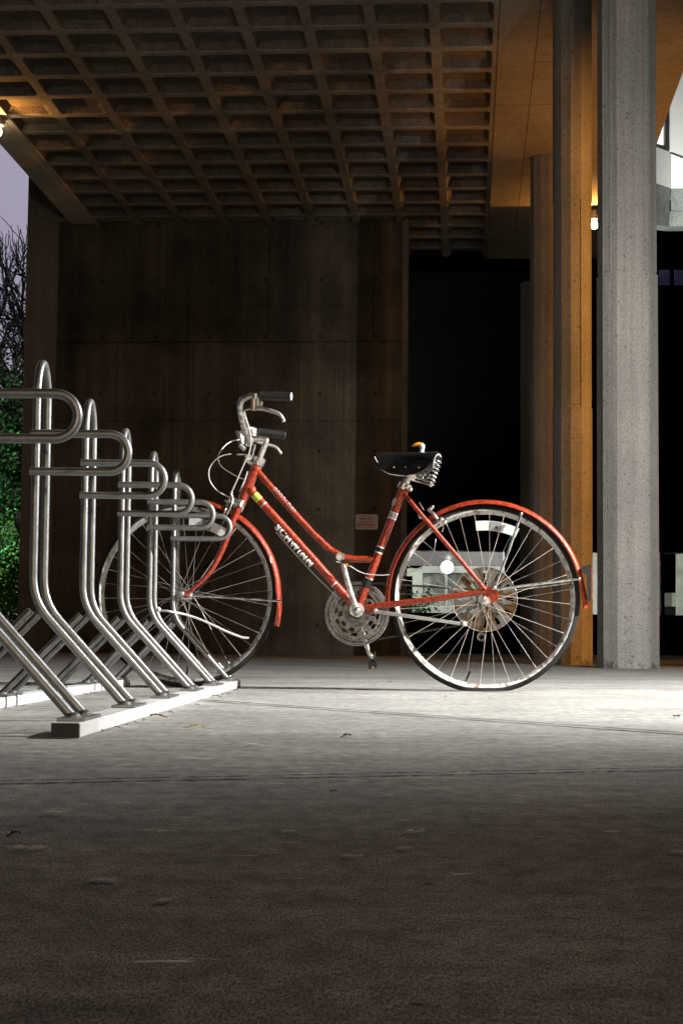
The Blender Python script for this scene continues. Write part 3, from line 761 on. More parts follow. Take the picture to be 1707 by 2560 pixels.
def wheel(c, flat, ang0, refl_a, valve_a, disc):
    Fm = frame_at(c)
    bm = bmesh.new()
    prof = [(.3265, .0125), (.3265, .0150), (.3235, .0150), (.3185, .0128), (.3130, .0095), (.3095, .004), (.3095, -.004), (.3130, -.0095), (.3185, -.0128), (.3235, -.0150), (.3265, -.0150), (.3265, -.0125), (.3185, -.0095), (.3185, .0095)]
    revolve(bm, prof, Fm, 128)
    wh = obj('wheel', bm, M_rim, bike)
    bm = bmesh.new(); mr = .0150
    prof = []
    for i in range(16):
        a = 2 * math.pi * i / 16; prof.append((WR - mr + mr * math.cos(a) * 1.0, mr * math.sin(a) * .95))
    revolve(bm, prof, Fm, 160)
    # ribbed tread rings
    for off in (-.008, 0, .008):
        rr = WR - mr + math.sqrt(max(0, mr*mr - off*off)) - .0005
        revolve(bm, [(rr, off - .0012), (rr + .0016, off), (rr, off + .0012)], Fm, 160, close=False)
    if flat:
        for v in bm.verts:
            lim = .004
            if v.co.z < .018:
                k = (.018 - v.co.z) / .03; t = (v.co - c).dot(BN)
                v.co += BN * t * k * 1.3; v.co.z = max(v.co.z, .003 + .15 * max(0, v.co.z + .01))
    ty = obj('tyre', bm, M_tyre, wh)
    if flat: ty['label'] = 'flat black tyre squashed on the ground'
    # hub
    bm = bmesh.new()
    revolve(bm, [(.0, .052), (.008, .052), (.008, .034), (.021, .033), (.021, .029), (.012, .026), (.011, -.026), (.021, -.029), (.021, -.033), (.008, -.034), (.008, -.052), (0, -.052)], Fm, 28, close=False)
    obj('hub', bm, M_alu, wh)
    for s_ in (-1, 1):
        bm = bmesh.new()
        cyl(bm, Fm(0, 0, s_ * .050), Fm(0, 0, s_ * .082), .0045, 10)
        tube(bm, [Fm(0, 0, s_ * .060), Fm(0, 0, s_ * .069)], .0105, 6); ball(bm, Fm(0, 0, s_ * .070), .0085, seg=10)
        obj('axle_nut', bm, M_chrome, wh)
    for k in range(36):
        side = 1 if k % 2 else -1; pair = (k // 2) % 2
        a_r = R(ang0 + k * 10); a_h = a_r + R(72 if pair else -72)
        bm = bmesh.new()
        p = Fm(.019 * math.cos(a_h), .019 * math.sin(a_h), side * .031); q_ = Fm(.3100 * math.cos(a_r), .3100 * math.sin(a_r), side * .003)
        dl = (q_ - p).normalized()
        tube(bm, [p, q_ - dl * .012, q_ - dl * .0119, q_], [.00085, .00085, .0016, .0016], 6)
        obj('spoke', bm, M_spoke, wh)
    # spoke reflector
    for (a0, a1, mm, dt) in ((refl_a[0], refl_a[1], M_refl, 0), (refl_a[0] * .66 + refl_a[1] * .34, refl_a[0] * .40 + refl_a[1] * .60, M_refl2, .0015)):
        bm = bmesh.new(); r0, r1 = (.251, .286) if not dt else (.2525, .2845)
        revolve(bm, [(r0, .010 + dt), (r1, .010 + dt), (r1, -.004 - dt), (r0, -.004 - dt)], Fm, 24, a1, a0)
        if not dt: rf = obj('wheel_reflector', bm, mm, wh)
        else: obj('reflector_lens', bm, mm, rf)
    bm = bmesh.new(); am = R((refl_a[0] + refl_a[1]) / 2)
    ball(bm, Fm(.266 * math.cos(am), .266 * math.sin(am), .0125), .005); obj('reflector_screw', bm, M_black, rf)
    av = R(valve_a); bm = bmesh.new()
    tube(bm, [Fm(.307 * math.cos(av), .307 * math.sin(av), 0), Fm(.285 * math.cos(av + .02), .285 * math.sin(av + .02), .0), Fm(.268 * math.cos(av + .03), .268 * math.sin(av + .03), 0)], [.0045, .004, .005], 8)
    obj('valve', bm, M_black, wh)
    if disc:
        bm = bmesh.new()
        def annulus(r0, r1, a0=0, a1=360, t=-.030, th=.0025, seg=72): revolve(bm, [(r0, t), (r1, t), (r1, t - th), (r0, t - th)], Fm, seg, a0, a1)
        annulus(.104, .118); annulus(.075, .0785); annulus(.030, .048)
        for k in range(12): annulus(.0785, .104, k * 30 + 4, k * 30 + 26, seg=6)
        for k in range(8): annulus(.048, .075, k * 45 + 3, k * 45 + 38, seg=8)
        d_ = obj('spoke_protector', bm, M_rust, wh, smooth=False)
        bm = bmesh.new(); revolve(bm, [(.1175 + .0016 * math.cos(q * math.pi / 4), -.030 + .0016 * math.sin(q * math.pi / 4)) for q in range(8)], Fm, 96); obj('rim_edge', bm, M_chrome, d_)
        bm = bmesh.new()
        for i, (r_, t_) in enumerate(((.052, -.036), (.045, -.040), (.039, -.044), (.033, -.048), (.028, -.052))):
            prof_r = []
            n_ = int(r_ * 2 * math.pi / .0127) * 4
            for s in range(n_):
                a = 2 * math.pi * s / n_; rr = r_ + (.0025 if s % 4 in (1, 2) else -.0015)
                prof_r.append((rr * math.cos(a), rr * math.sin(a)))
            va = [bm.verts.new(Fm(x_, y_, t_ + .001)) for x_, y_ in prof_r]; vb = [bm.verts.new(Fm(x_, y_, t_ - .001)) for x_, y_ in prof_r]
            for s in range(n_): bm.faces.new((va[s], va[(s+1) % n_], vb[(s+1) % n_], vb[s]))
            bm.faces.new(va); bm.faces.new(vb[::-1])
        obj('sprocket', bm, mat('sprocket_steel', (.2, .17, .14), .45, .8, noise=.5, nscale=80), wh, smooth=False)
    return wh
Cr.z = .337
wheel(Cf, False, 3, (88, 57), -82 - 180 + 173, False)
wheel(Cr, True, 7, (97, 64), 257 - 360, True)

def bt(name, pts, r, m, parent=bike, seg=12, curve=True, t=None, flat=1.0, fd=None, n=6):
    P3 = [Bp(*p) for p in pts]
    if curve and len(P3) > 2: P3 = smooth_path(P3, n)
    bm = bmesh.new(); tube(bm, P3, r, seg, True, flat, fd); return obj(name, bm, m, parent)

# main frame
bm = bmesh.new()
def add(pts, r, curve=True, seg=16, flat=1.0, fd=None):
    P3 = [Bp(*p) for p in pts]
    if curve and len(P3) > 2: P3 = smooth_path(P3)
    tube(bm, P3, r, seg, True, flat, fd)
HT0, HT1 = (643.5, 1163), (604, 1256)
add([HT0, HT1], .0185)
add([(629, 1228), (690, 1295), (790, 1406), (879.5, 1508), (890, 1521)], .0150, False)
add([(645, 1180), (700, 1243), (770, 1320), (822, 1371), (839, 1382), (857, 1392), (880, 1397), (905, 1398), (936, 1398)], .0122)
add([(1008, 1220), (893, 1524)], .0150)
for s in (-1, 1):
    add([(1010, 1234, .008 * s), (1040, 1271, .035 * s), (1140, 1388, .052 * s), (1212, 1474, .062 * s)], .0078)
    add([(897, 1524, .014 * s), (960, 1513, .036 * s), (1100, 1496, .050 * s), (1215, 1478, .060 * s)], [.0125, .0095], False)
cyl(bm, Bp(892, 1525, -.034), Bp(892, 1525, .034), .0205, 20)
ball(bm, Bp(1008, 1228), .0185)
for (cx_, cy_) in ((640, 1172), (628, 1226)): ball(bm, Bp(cx_, cy_), .021)
# lugs with slight flare
cyl(bm, Bp(1072, 1308, -.045), Bp(1072, 1308, .045), .006, 8)
# drop-outs
for s in (-1, 1):
    dz = [(1206, 1473), (1222, 1466), (1240, 1472), (1247, 1486), (1243, 1502), (1232, 1507), (1224, 1500), (1222, 1494), (1205, 1492)]
    f1 = [bm.verts.new(Bp(a, b_, .0645 * s)) for a, b_ in dz]; f2 = [bm.verts.new(Bp(a, b_, .0585 * s)) for a, b_ in dz]
    bm.faces.new(f1); bm.faces.new(f2[::-1])
    for i in range(len(dz)): bm.faces.new((f1[i], f2[i], f2[(i+1) % len(dz)], f1[(i+1) % len(dz)]))
frame = obj('frame', bm, M_paint, bike)

# bands and decals on the frame
def band(p, q, r, m, name, f0, f1):
    a, b_ = Bp(*p), Bp(*q); bm = bmesh.new(); tube(bm, [a.lerp(b_, f0), a.lerp(b_, f1)], r, 16, True); return obj(name, bm, m, frame)
sp, sq = (1008, 1220), (893, 1524)
def fy(y): return (y - 1220) / 304
for a, b_, m in ((1281, 1284, M_letter), (1284.5, 1294, M_silver), (1294.5, 1298, M_letter), (1367, 1370, M_letter), (1370.5, 1380, M_black), (1380.5, 1383.5, M_letter), (1445, 1448, M_letter), (1448.5, 1469, M_black)):
    band(sp, sq, .0156, m, 'frame_band', fy(a), fy(b_))
band((629, 1228), (879.5, 1508), .0155, M_lime, 'sticker', .03, .085)
band((629, 1228), (879.5, 1508), .0157, M_silver, 'frame_band', .118, .130)
band((629, 1228), (879.5, 1508), .0157, M_letter, 'frame_band', .828, .836)
# crest on the seat tube
bm = bmesh.new(); c_ = Bp(988.5, 1257, .0); ax = (Bp(*sp) - Bp(*sq)).normalized(); sd = ax.cross(BN).normalized()
vs = []
for i in range(24):
    a = 2 * math.pi * i / 24; u, v_ = .0165 * math.sin(a), .0085 * math.cos(a)
    th = v_ / .0155 - .35
    vs.append(bm.verts.new(c_ + ax * u + (BN * math.cos(th) + sd * math.sin(th)) * .0158))
bm.faces.new(vs); obj('crest', bm, M_silver, frame)

def wrap_text(txt, p, q, r, height, off, m, name, bold=.03, spread=1.0):
    """lettering that follows the near side of a tube"""
    cu = bpy.data.curves.new('t', 'FONT'); cu.body = txt; cu.size = 1; cu.offset = bold; cu.align_x = 'LEFT'; cu.space_character = spread
    to = bpy.data.objects.new('t', cu); C.objects.link(to)
    dg = bpy.context.evaluated_depsgraph_get(); me = bpy.data.meshes.new_from_object(to.evaluated_get(dg))
    bpy.data.objects.remove(to)
    b2 = bmesh.new(); b2.from_mesh(me)
    xs = [v.co.x for v in b2.verts]; ys = [v.co.y for v in b2.verts]
    x0, x1, y0, y1 = min(xs), max(xs), min(ys), max(ys)
    a, b_ = Bp(*p), Bp(*q); ax_ = (b_ - a); L = ax_.length; ax_.normalize(); up_ = BN.cross(ax_).normalized()
    if up_.z < 0: up_ = -up_
    bmesh.ops.subdivide_edges(b2, edges=b2.edges, cuts=2)
    for v in b2.verts:
        u = (v.co.x - x0) / (x1 - x0) * L; h = ((v.co.y - y0) / (y1 - y0) - .5) * height + off
        th = h / r; v.co = a + ax_ * u + (BN * math.cos(th) + up_ * math.sin(th)) * (r + .0007)
    return obj(name, b2, m, frame, smooth=False)
wrap_text('SCHWINN', (693, 1315), (781, 1413), .0150, .030, .001, M_letter, 'lettering', .06, 1.25)
# worn ornament marks on the upper tube
bm = bmesh.new(); a, b_ = Bp(683.5, 1221), Bp(737, 1283); ax_ = (b_ - a).normalized(); up_ = BN.cross(ax_).normalized(); up_ = up_ if up_.z > 0 else -up_
L = (b_ - a).length
for k in range(8):
    s0 = L * (k + .5) / 8; rnd = random.Random(k)
    for i in range(14):
        if k > 2 and rnd.random() < .35: continue
        def pt(ang, rad):
            u = s0 + math.cos(ang) * rad * .0052; th = math.sin(ang) * rad * .0095 / .0122 + .35
            return a + ax_ * u + (BN * math.cos(th) + up_ * math.sin(th)) * .0130
        a0_, a1_ = 2 * math.pi * i / 14, 2 * math.pi * (i+1) / 14
        quad(bm, [pt(a0_, .62), pt(a1_, .62), pt(a1_, 1), pt(a0_, 1)])
obj('ornament', bm, M_silver, frame, smooth=False)

# fork
bm = bmesh.new()
for s in (-1, 1):
    P3 = smooth_path([Bp(*p) for p in ((598, 1268, .026*s), (586, 1292, .031*s), (569.5, 1338, .037*s), (551, 1384, .042*s), (529, 1424, .046*s), (505, 1452, .049*s), (482, 1473, .052*s), (468, 1484, .053*s))])
    tube(bm, P3, [.0145, .0060], 14)
    ball(bm, Bp(465, 1486, .053*s), .013, (1, .35, 1))
cyl(bm, Bp(605, 1256), Bp(599, 1268), .017, 14)
fork = obj('fork', bm, M_paint, bike)
bm = bmesh.new()
tube(bm, [Bp(600, 1253, 0), Bp(598, 1260, 0), Bp(595, 1272, 0)], [.0195, .0215, .018], 16)
for s in (-1, 1):
    for j in (-.008, .004, .015):
        cpt = Bp(597, 1266, .028 * s); tube(bm, [cpt + BS * j, cpt + BS * (j - .004) + Vector((0, 0, -.022))], [.0065, .001], 6)
    tube(bm, [Bp(602, 1256, .014*s), Bp(596, 1270, .034*s)], .0150, 12)
obj('fork_crown', bm, M_chrome, fork)
# headset
bm = bmesh.new()
ha, hb = Bp(*HT0), Bp(649, 1149); hd = (hb - ha).normalized()
for i, (o_, rr) in enumerate(((0, .0215), (.006, .0235), (.012, .020), (.0145, .0235), (.022, .0235), (.025, .019))):
    tube(bm, [ha + hd * o_, ha + hd * (o_ + .0058)], rr, 20)
obj('headset', bm, M_chrome, bike)
# stem
bm = bmesh.new()
tube(bm, bend([Bp(648, 1150), Bp(668, 1099), Bp(625, 1095)], .012), .0108, 14)
cyl(bm, Bp(622, 1104, -.024), Bp(622, 1104, .024), .0185, 16)
tube(bm, [Bp(664, 1099), Bp(670, 1095)], .009, 8)
stem = obj('stem', bm, M_chrome, bike)
# handlebar
near = [(652, 990, .255), (636, 990, .245), (621, 991, .24), (606, 1000, .232), (600, 1016, .222), (603, 1040, .20), (610, 1068, .15), (617, 1092, .085), (621, 1104, .03), (621, 1106, 0)]
far = [(621, 1106, 0), (622, 1104, -.03), (618, 1093, -.085), (612, 1085, -.15), (610, 1077, -.20), (616, 1072, -.235), (630, 1073, -.25), (648, 1080, -.262)]
bm = bmesh.new(); tube(bm, smooth_path([Bp(*p) for p in near + far[1:]]), .0112, 14)
bar = obj('handlebar', bm, M_chrome, bike)
for pts, tip in (([(650.5, 989.5, .256), (728, 991.5, .262)], 1), ([(646, 1079.5, -.26), (713, 1088.5, -.268)], 0)):
    bm = bmesh.new(); a, b_ = Bp(*pts[0]), Bp(*pts[1]); dv = (b_ - a)
    prof_pts, rs = [], []
    for i in range(41):
        prof_pts.append(a + dv * i / 40); rs.append(.0160 + (.0003 if i % 4 < 2 else 0) if 2 < i < 38 else .0168)
    tube(bm, prof_pts, rs, 18); g_ = obj('grip', bm, M_grip, bar)
    bm = bmesh.new(); dn = dv.normalized(); revolve_c = b_ + dn * .0005
    tube(bm, [b_ + dn * .0002, b_ + dn * .002], [.0145, .013], 16); obj('grip_plug', bm, M_refl if tip else M_grip, g_)
# brake levers
def lever(parts, pts, rs, tag_name):
    bm = bmesh.new()
    for p, q_, r_ in parts: tube(bm, [Bp(*p), Bp(*q_)], r_, 10)
    tube(bm, smooth_path([Bp(*p) for p in pts]), rs, 10); ball(bm, Bp(*pts[-1]), rs[-1] * 1.35)
    return obj(tag_name, bm, M_alu, bar)
lv = lever([((640, 985, .25), (640, 998, .25), .0135), ((636, 996, .25), (635, 1026, .25), .0105), ((645, 996, .248), (646, 1024, .248), .0085), ((651, 1020, .25), (655, 1004, .25), .006)],
      [(645, 1020, .252), (660, 1022, .255), (680, 1028, .26), (697, 1034, .262), (706, 1044, .262), (709, 1051, .262)], [.0085, .0058, .0055, .0052], 'brake_lever') if False else lever(
      [((640, 985, .25), (640, 998, .25), .0135), ((636, 996, .25), (635, 1026, .25), .0105), ((645, 996, .248), (646, 1024, .248), .0085), ((651, 1020, .25), (655, 1004, .25), .006)],
      [(645, 1020, .252), (660, 1022, .255), (680, 1028, .26), (697, 1034, .262), (706, 1044, .262), (709, 1051, .262)], [.0088, .0052], 'brake_lever')
bm = bmesh.new(); cyl(bm, Bp(635.5, 1012, .262), Bp(635.5, 1012, .266), .004, 10); obj('lever_pivot', bm, M_amber, lv)
lever([((632, 1072, -.25), (634, 1095, -.25), .011), ((622, 1085, -.25), (640, 1098, -.25), .013), ((598, 1080, -.24), (606, 1110, -.24), .012), ((592, 1077, -.24), (601, 1112, -.24), .006), ((600, 1113, -.235), (612, 1124, -.235), .009)],
      [(640, 1102, -.262), (655, 1108, -.265), (672, 1112, -.268), (688, 1117, -.27), (697, 1126, -.27), (701, 1132, -.27)], [.0075, .0052], 'brake_lever')
# shifter on the stem
bm = bmesh.new()
cyl(bm, Bp(622, 1143, -.03), Bp(622, 1143, .03), .013, 14); tube(bm, [Bp(631, 1141, .03), Bp(637, 1111, .034)], [.0042, .0055], 8)
tube(bm, [Bp(616, 1136, .026), Bp(592, 1136, .03)], .003, 8); tube(bm, [Bp(612, 1150, .02), Bp(630, 1160, .02)], .006, 8)
obj('shifter', bm, M_chrome, stem)
# cables
def cable(pts, r=.0024): bt('cable', pts, r, M_cable, bike, 8)
cable([(636, 1021, .25), (618, 1024, .24), (611, 1030, .21), (617, 1052, .17), (624, 1075, .12), (627, 1095, .09), (624, 1128, .07), (609, 1162, .05), (594, 1197, .035), (578, 1232, .02)], .0027)
cable([(598, 1099, -.20), (580, 1103, -.1), (562, 1115, -.06), (547, 1136, -.03), (547, 1153, 0), (557, 1169, .01), (585, 1187, 0), (611, 1199, -.03)])
cable([(578, 1135, .03), (560, 1138, .03), (543, 1146, .03), (528, 1163, .02), (522, 1183, .02), (527, 1206, .01), (544, 1227, 0), (567, 1240, 0), (596, 1249, -.01)], .0022)
cable([(619, 1178, .022), (612, 1200, .022), (605, 1216, .018), (599, 1229, .0)])
cable([(840, 1404, .03), (870, 1413, .028), (905, 1432, .02), (945, 1438, .02), (975, 1437, .02)], .0018)
cable([(1089, 1347, .03), (1086, 1370, .035), (1078, 1395, .035), (1060, 1412, .03), (1034, 1428, .02), (1010, 1437, .01)], .0018)
cable([(690, 1330, -.02), (770, 1420, -.02), (850, 1500, -.02)], .0014)
# front brake
bm = bmesh.new()
tube(bm, smooth_path([Bp(*p) for p in ((578, 1234, .018), (582, 1250, .022), (576, 1268, .028), (566, 1290, .024))]), .0052, 8)
tube(bm, smooth_path([Bp(*p) for p in ((574, 1245, .01), (569, 1262, .014), (563, 1278, .03), (556, 1292, .022))]), .0048, 8)
tube(bm, [Bp(562, 1251, .01), Bp(590, 1262, .01)], .0036, 8); ball(bm, Bp(578, 1233, .018), .0065); ball(bm, Bp(566, 1252, .014), .005)
for a, b_ in ((556, 1287), (548, 1286), (560, 1296)): ball(bm, Bp(a, b_, .022), .0068)
tube(bm, [Bp(545, 1284, .018), Bp(566, 1291, .018)], .0058, 8)
obj('front_brake', bm, M_chrome, bike)
# rear brake
bm = bmesh.new()
tube(bm, smooth_path([Bp(*p) for p in ((1081, 1268, .02), (1074, 1275, .024), (1084, 1286, .03), (1094, 1299, .032), (1100, 1306, .028))]), .0062, 8)
ball(bm, Bp(1102, 1299, .034), .0105); ball(bm, Bp(1111, 1306, .026), .007); ball(bm, Bp(1081, 1267, .02), .0065); tube(bm, [Bp(1068, 1276, .01), Bp(1081, 1268, .01)], .006, 8)
tube(bm, [Bp(1096, 1314, .018), Bp(1116, 1300, .018)], .006, 8); tube(bm, [Bp(1047, 1256, .02), Bp(1060, 1276, .02)], .0014, 6)
tube(bm, smooth_path([Bp(*p) for p in ((1100, 1308, .03), (1108, 1318, .03), (1104, 1330, .03))]), .0014, 6)
rbk = obj('rear_brake', bm, M_chrome, bike)
bm = bmesh.new(); tube(bm, [Bp(1046, 1293, -.02), Bp(1054, 1288, -.02)], .009, 8); obj('brake_pad', bm, M_chrome, rbk)
# fenders
def fender(c, a0, a1, r, flare, name='fender'):
    Fm = frame_at(c); bm = bmesh.new()
    prof = []
    for i in range(13):
        a = math.pi * (i / 12) - math.pi / 2; prof.append((r - .016 + .016 * math.cos(a), .0235 * math.sin(a)))
    inner = [(rr - .0014, tt * .95) for rr, tt in prof[::-1]]
    n = 90; full = prof + inner; rings = []
    for i in range(n + 1):
        f = i / n; a = R(a0 + (a1 - a0) * f); ex = flare(f)
        rings.append([bm.verts.new(Fm((rr + ex) * math.cos(a), (rr + ex) * math.sin(a), tt)) for rr, tt in full])
    m = len(full)
    for i in range(n):
        for k in range(m): bm.faces.new((rings[i][k], rings[i][(k+1) % m], rings[i+1][(k+1) % m], rings[i+1][k]))
    bm.faces.new(rings[0][::-1]); bm.faces.new(rings[-1])
    return obj(name, bm, M_paint, bike)
ff = fender(Cf, 84, -18.5, .358, lambda f: .012 * max(0, f - .8) / .2)
fr = fender(Cr, 184, -5, .364, lambda f: .010 * max(0, f - .93) / .07)
# raised bead along fenders
def stay(pts, r, parent): bt('fender_stay', pts, r, M_chrome, parent, 8, False)
stay([(1236, 1470, .066), (1272, 1374, .050), (1302, 1287, .030)], .0050, fr)
stay([(1240, 1474, .066), (1340, 1460, .050), (1446, 1448, .030)], .0048, fr)
stay([(1240, 1480, -.066), (1340, 1468, -.050), (1440, 1455, -.030)], .0030, fr)
stay([(478, 1489, .056), (600, 1496, .045), (701, 1503, .030)], .0042, ff)
bm = bmesh.new(); ball(bm, Bp(1234.5, 1470, .070), .0085); ball(bm, Bp(1302, 1285, .032), .007); ball(bm, Bp(1447, 1447, .033), .007); obj('stay_bolt', bm, M_chrome, fr)
bm = bmesh.new(); ball(bm, Bp(476, 1489, .060), .007); ball(bm, Bp(703, 1503, .030), .0045); obj('stay_bolt', bm, M_chrome, ff)
# rear reflector on its bracket
bm = bmesh.new()
def slabp(pts, t0, t1):
    f1 = [bm.verts.new(Bp(a, b_, t0)) for a, b_ in pts]; f2 = [bm.verts.new(Bp(a, b_, t1)) for a, b_ in pts]; n = len(pts)
    bm.faces.new(f1); bm.faces.new(f2[::-1])
    for i in range(n): bm.faces.new((f1[i], f2[i], f2[(i+1) % n], f1[(i+1) % n]))
slabp([(1450, 1422), (1456, 1416), (1475, 1411), (1477, 1415), (1477, 1500), (1471, 1503), (1467, 1498), (1466, 1436), (1456, 1433)], -.03, .03)
rfb = obj('reflector_bracket', bm, M_black, fr)
bm = bmesh.new(); slabp([(1477.4, 1416), (1480, 1416), (1480, 1500), (1477.4, 1500)], -.028, .028); obj('rear_reflector', bm, M_red, rfb)

# cranks, chainrings
BB = (892, 1529)
cring = Bp(892, 1534, -.045)
Fm = frame_at(cring); bm = bmesh.new()
def ann(r0, r1, t0, t1, a0=0, a1=360, seg=96): revolve(bm, [(r0, t0), (r1, t0), (r1, t1), (r0, t1)], Fm, seg, a0, a1)
def tor(rr, mr, t=0): revolve(bm, [(rr + mr * math.cos(q * math.pi / 4), t + mr * math.sin(q * math.pi / 4)) for q in range(8)], Fm, 96)
tor(.1165, .0022, .002); tor(.1085, .0016, .004); tor(.1010, .0018, .003); tor(.0850, .0014, .001); tor(.0700, .0011, .001); tor(.0520, .0014, .001)
M_ring = mat('worn_steel', (.26, .26, .25), .40, .8, col2=(.10, .095, .09), nscale=60, thresh=(.34, .6), bump=.2, bscale=500)
M_bright = mat('bright_steel', (.62, .62, .60), .32, .8, noise=.5, nscale=70)
cr_ = obj('chainring', bm, M_bright, bike)
bm = bmesh.new()
ann(.1095, .1155, .001, 0); ann(.086, .1005, 0, -.002)
ann(.020, .051, 0, -.002)
for k in range(12): ann(.0705, .0845, 0, -.002, k * 30, k * 30 + 15, 8)
for k in range(10): ann(.0525, .0695, 0, -.002, k * 36 + 10, k * 36 + 28, 8)
for k in range(48): ann(.1175, .1205, -.004, -.006, k * 7.5, k * 7.5 + 3.6, 2)
obj('web', bm, M_ring, cr_, smooth=False)
bm = bmesh.new()
cyl(bm, Bp(892, 1525, .036), Bp(892, 1525, .041), .0265, 24); cyl(bm, Bp(892, 1525, .041), Bp(892, 1525, .048), .019, 24); cyl(bm, Bp(892, 1525, .048), Bp(892, 1525, .075), .0085, 16)
obj('crank_axle', bm, M_chrome, bike)
bm = bmesh.new(); tube(bm, smooth_path([Bp(*p) for p in ((893, 1526, .068), (884, 1505, .070), (868, 1452, .078), (858, 1412, .082), (851, 1390, .084))]), [.0125, .0085], 12, True, 1.0)
ball(bm, Bp(893, 1526, .072), .0145); ball(bm, Bp(850.5, 1390, .086), .0135)
ck = obj('crank', bm, M_chrome, bike)
bm = bmesh.new(); tube(bm, [Bp(899, 1545, -.07), Bp(912, 1602, -.078), Bp(924, 1635, -.084), Bp(932, 1646, -.084)], [.011, .0078], 12)
ck2 = obj('crank', bm, M_chrome, bike)
bm = bmesh.new(); slabp([(801, 1372), (804, 1370), (838, 1387), (858, 1397), (874, 1414), (873, 1420), (852, 1404), (836, 1394)], .100, .175)
cyl(bm, Bp(851, 1391, .084), Bp(851, 1391, .180), .007, 10)
pd = obj('pedal', bm, M_black, ck)
bm = bmesh.new(); slabp([(861, 1409), (869, 1408), (871, 1417), (863, 1418)], .176, .180); obj('pedal_reflector', bm, M_amber, pd)
bm = bmesh.new(); tube(bm, [Bp(850.5, 1391, .180), Bp(850.5, 1391, .186)], .0155, 16); obj('pedal_cap', bm, M_chrome, pd)
bm = bmesh.new()
slabp([(918, 1648), (926, 1645), (929, 1672), (922, 1673)], -.185, -.10); slabp([(934, 1630), (939, 1628), (942, 1668), (936, 1672)], -.185, -.10)
slabp([(926, 1652), (936, 1650), (937, 1666), (927, 1668)], -.18, -.105)
cyl(bm, Bp(932, 1648, -.084), Bp(932, 1658, -.14), .006, 8)
pd2 = obj('pedal', bm, M_black, ck2)
bm = bmesh.new(); slabp([(922, 1667), (934, 1667), (933, 1671), (924, 1671)], -.1035, -.1012) ; obj('pedal_reflector', bm, M_amber, pd2)
# chain
bm = bmesh.new()
def links(p, q_, n):
    a, b_ = Bp(*p), Bp(*q_)
    for i in range(n):
        s = a.lerp(b_, (i + .08) / n); e = a.lerp(b_, (i + .92) / n); mid = (s + e) / 2
        tube(bm, [s, mid, e], [.0046, .0030, .0046], 6, True)
        cyl(bm, s + BN * .004, s - BN * .004, .0042, 6)
links((905, 1456, -.045), (1215, 1476, -.045), 36)
M_chain = mat('chain_steel', (.05, .042, .035), .5, .6, noise=.4, nscale=90)
ch_ = obj('chain', bm, M_chain, bike)
bm = bmesh.new()
links((900, 1612, -.045), (1195, 1560, -.045), 34) if False else links((930, 1601, -.045), (1190, 1556, -.05), 30)
obj('lower_run', bm, M_chain, ch_)
# derailleur
bm = bmesh.new()
tube(bm, bend([Bp(1216, 1500, -.065), Bp(1212, 1528, -.07), Bp(1198, 1560, -.07), Bp(1203, 1590, -.068)], .02), .006, 8)
for c_, rr in (((1199, 1556, -.055), .017), ((1203, 1592, -.055), .017)):
    cc = Bp(*c_); revolve(bm, [(rr, .003), (rr, -.003), (rr * .55, -.003), (rr * .55, .003)], frame_at(cc), 20)
obj('derailleur', bm, M_ring, bike)
# kickstand
bm = bmesh.new(); tube(bm, [Bp(937, 1527, .050), Bp(946, 1530, .056), Bp(1060, 1546, .070), Bp(1150, 1559, .074)], [.0072, .0062], 10)
ball(bm, Bp(938, 1527, .052), .0085); ks = obj('kickstand', bm, M_alu, bike)
bm = bmesh.new(); ball(bm, Bp(1160, 1560, .075), .0095); obj('kickstand_tip', bm, M_letter, ks)
bm = bmesh.new(); tube(bm, [Bp(905, 1523, .0), Bp(940, 1528, .045)], .011, 8); obj('kickstand_mount', bm, M_paint, ks)

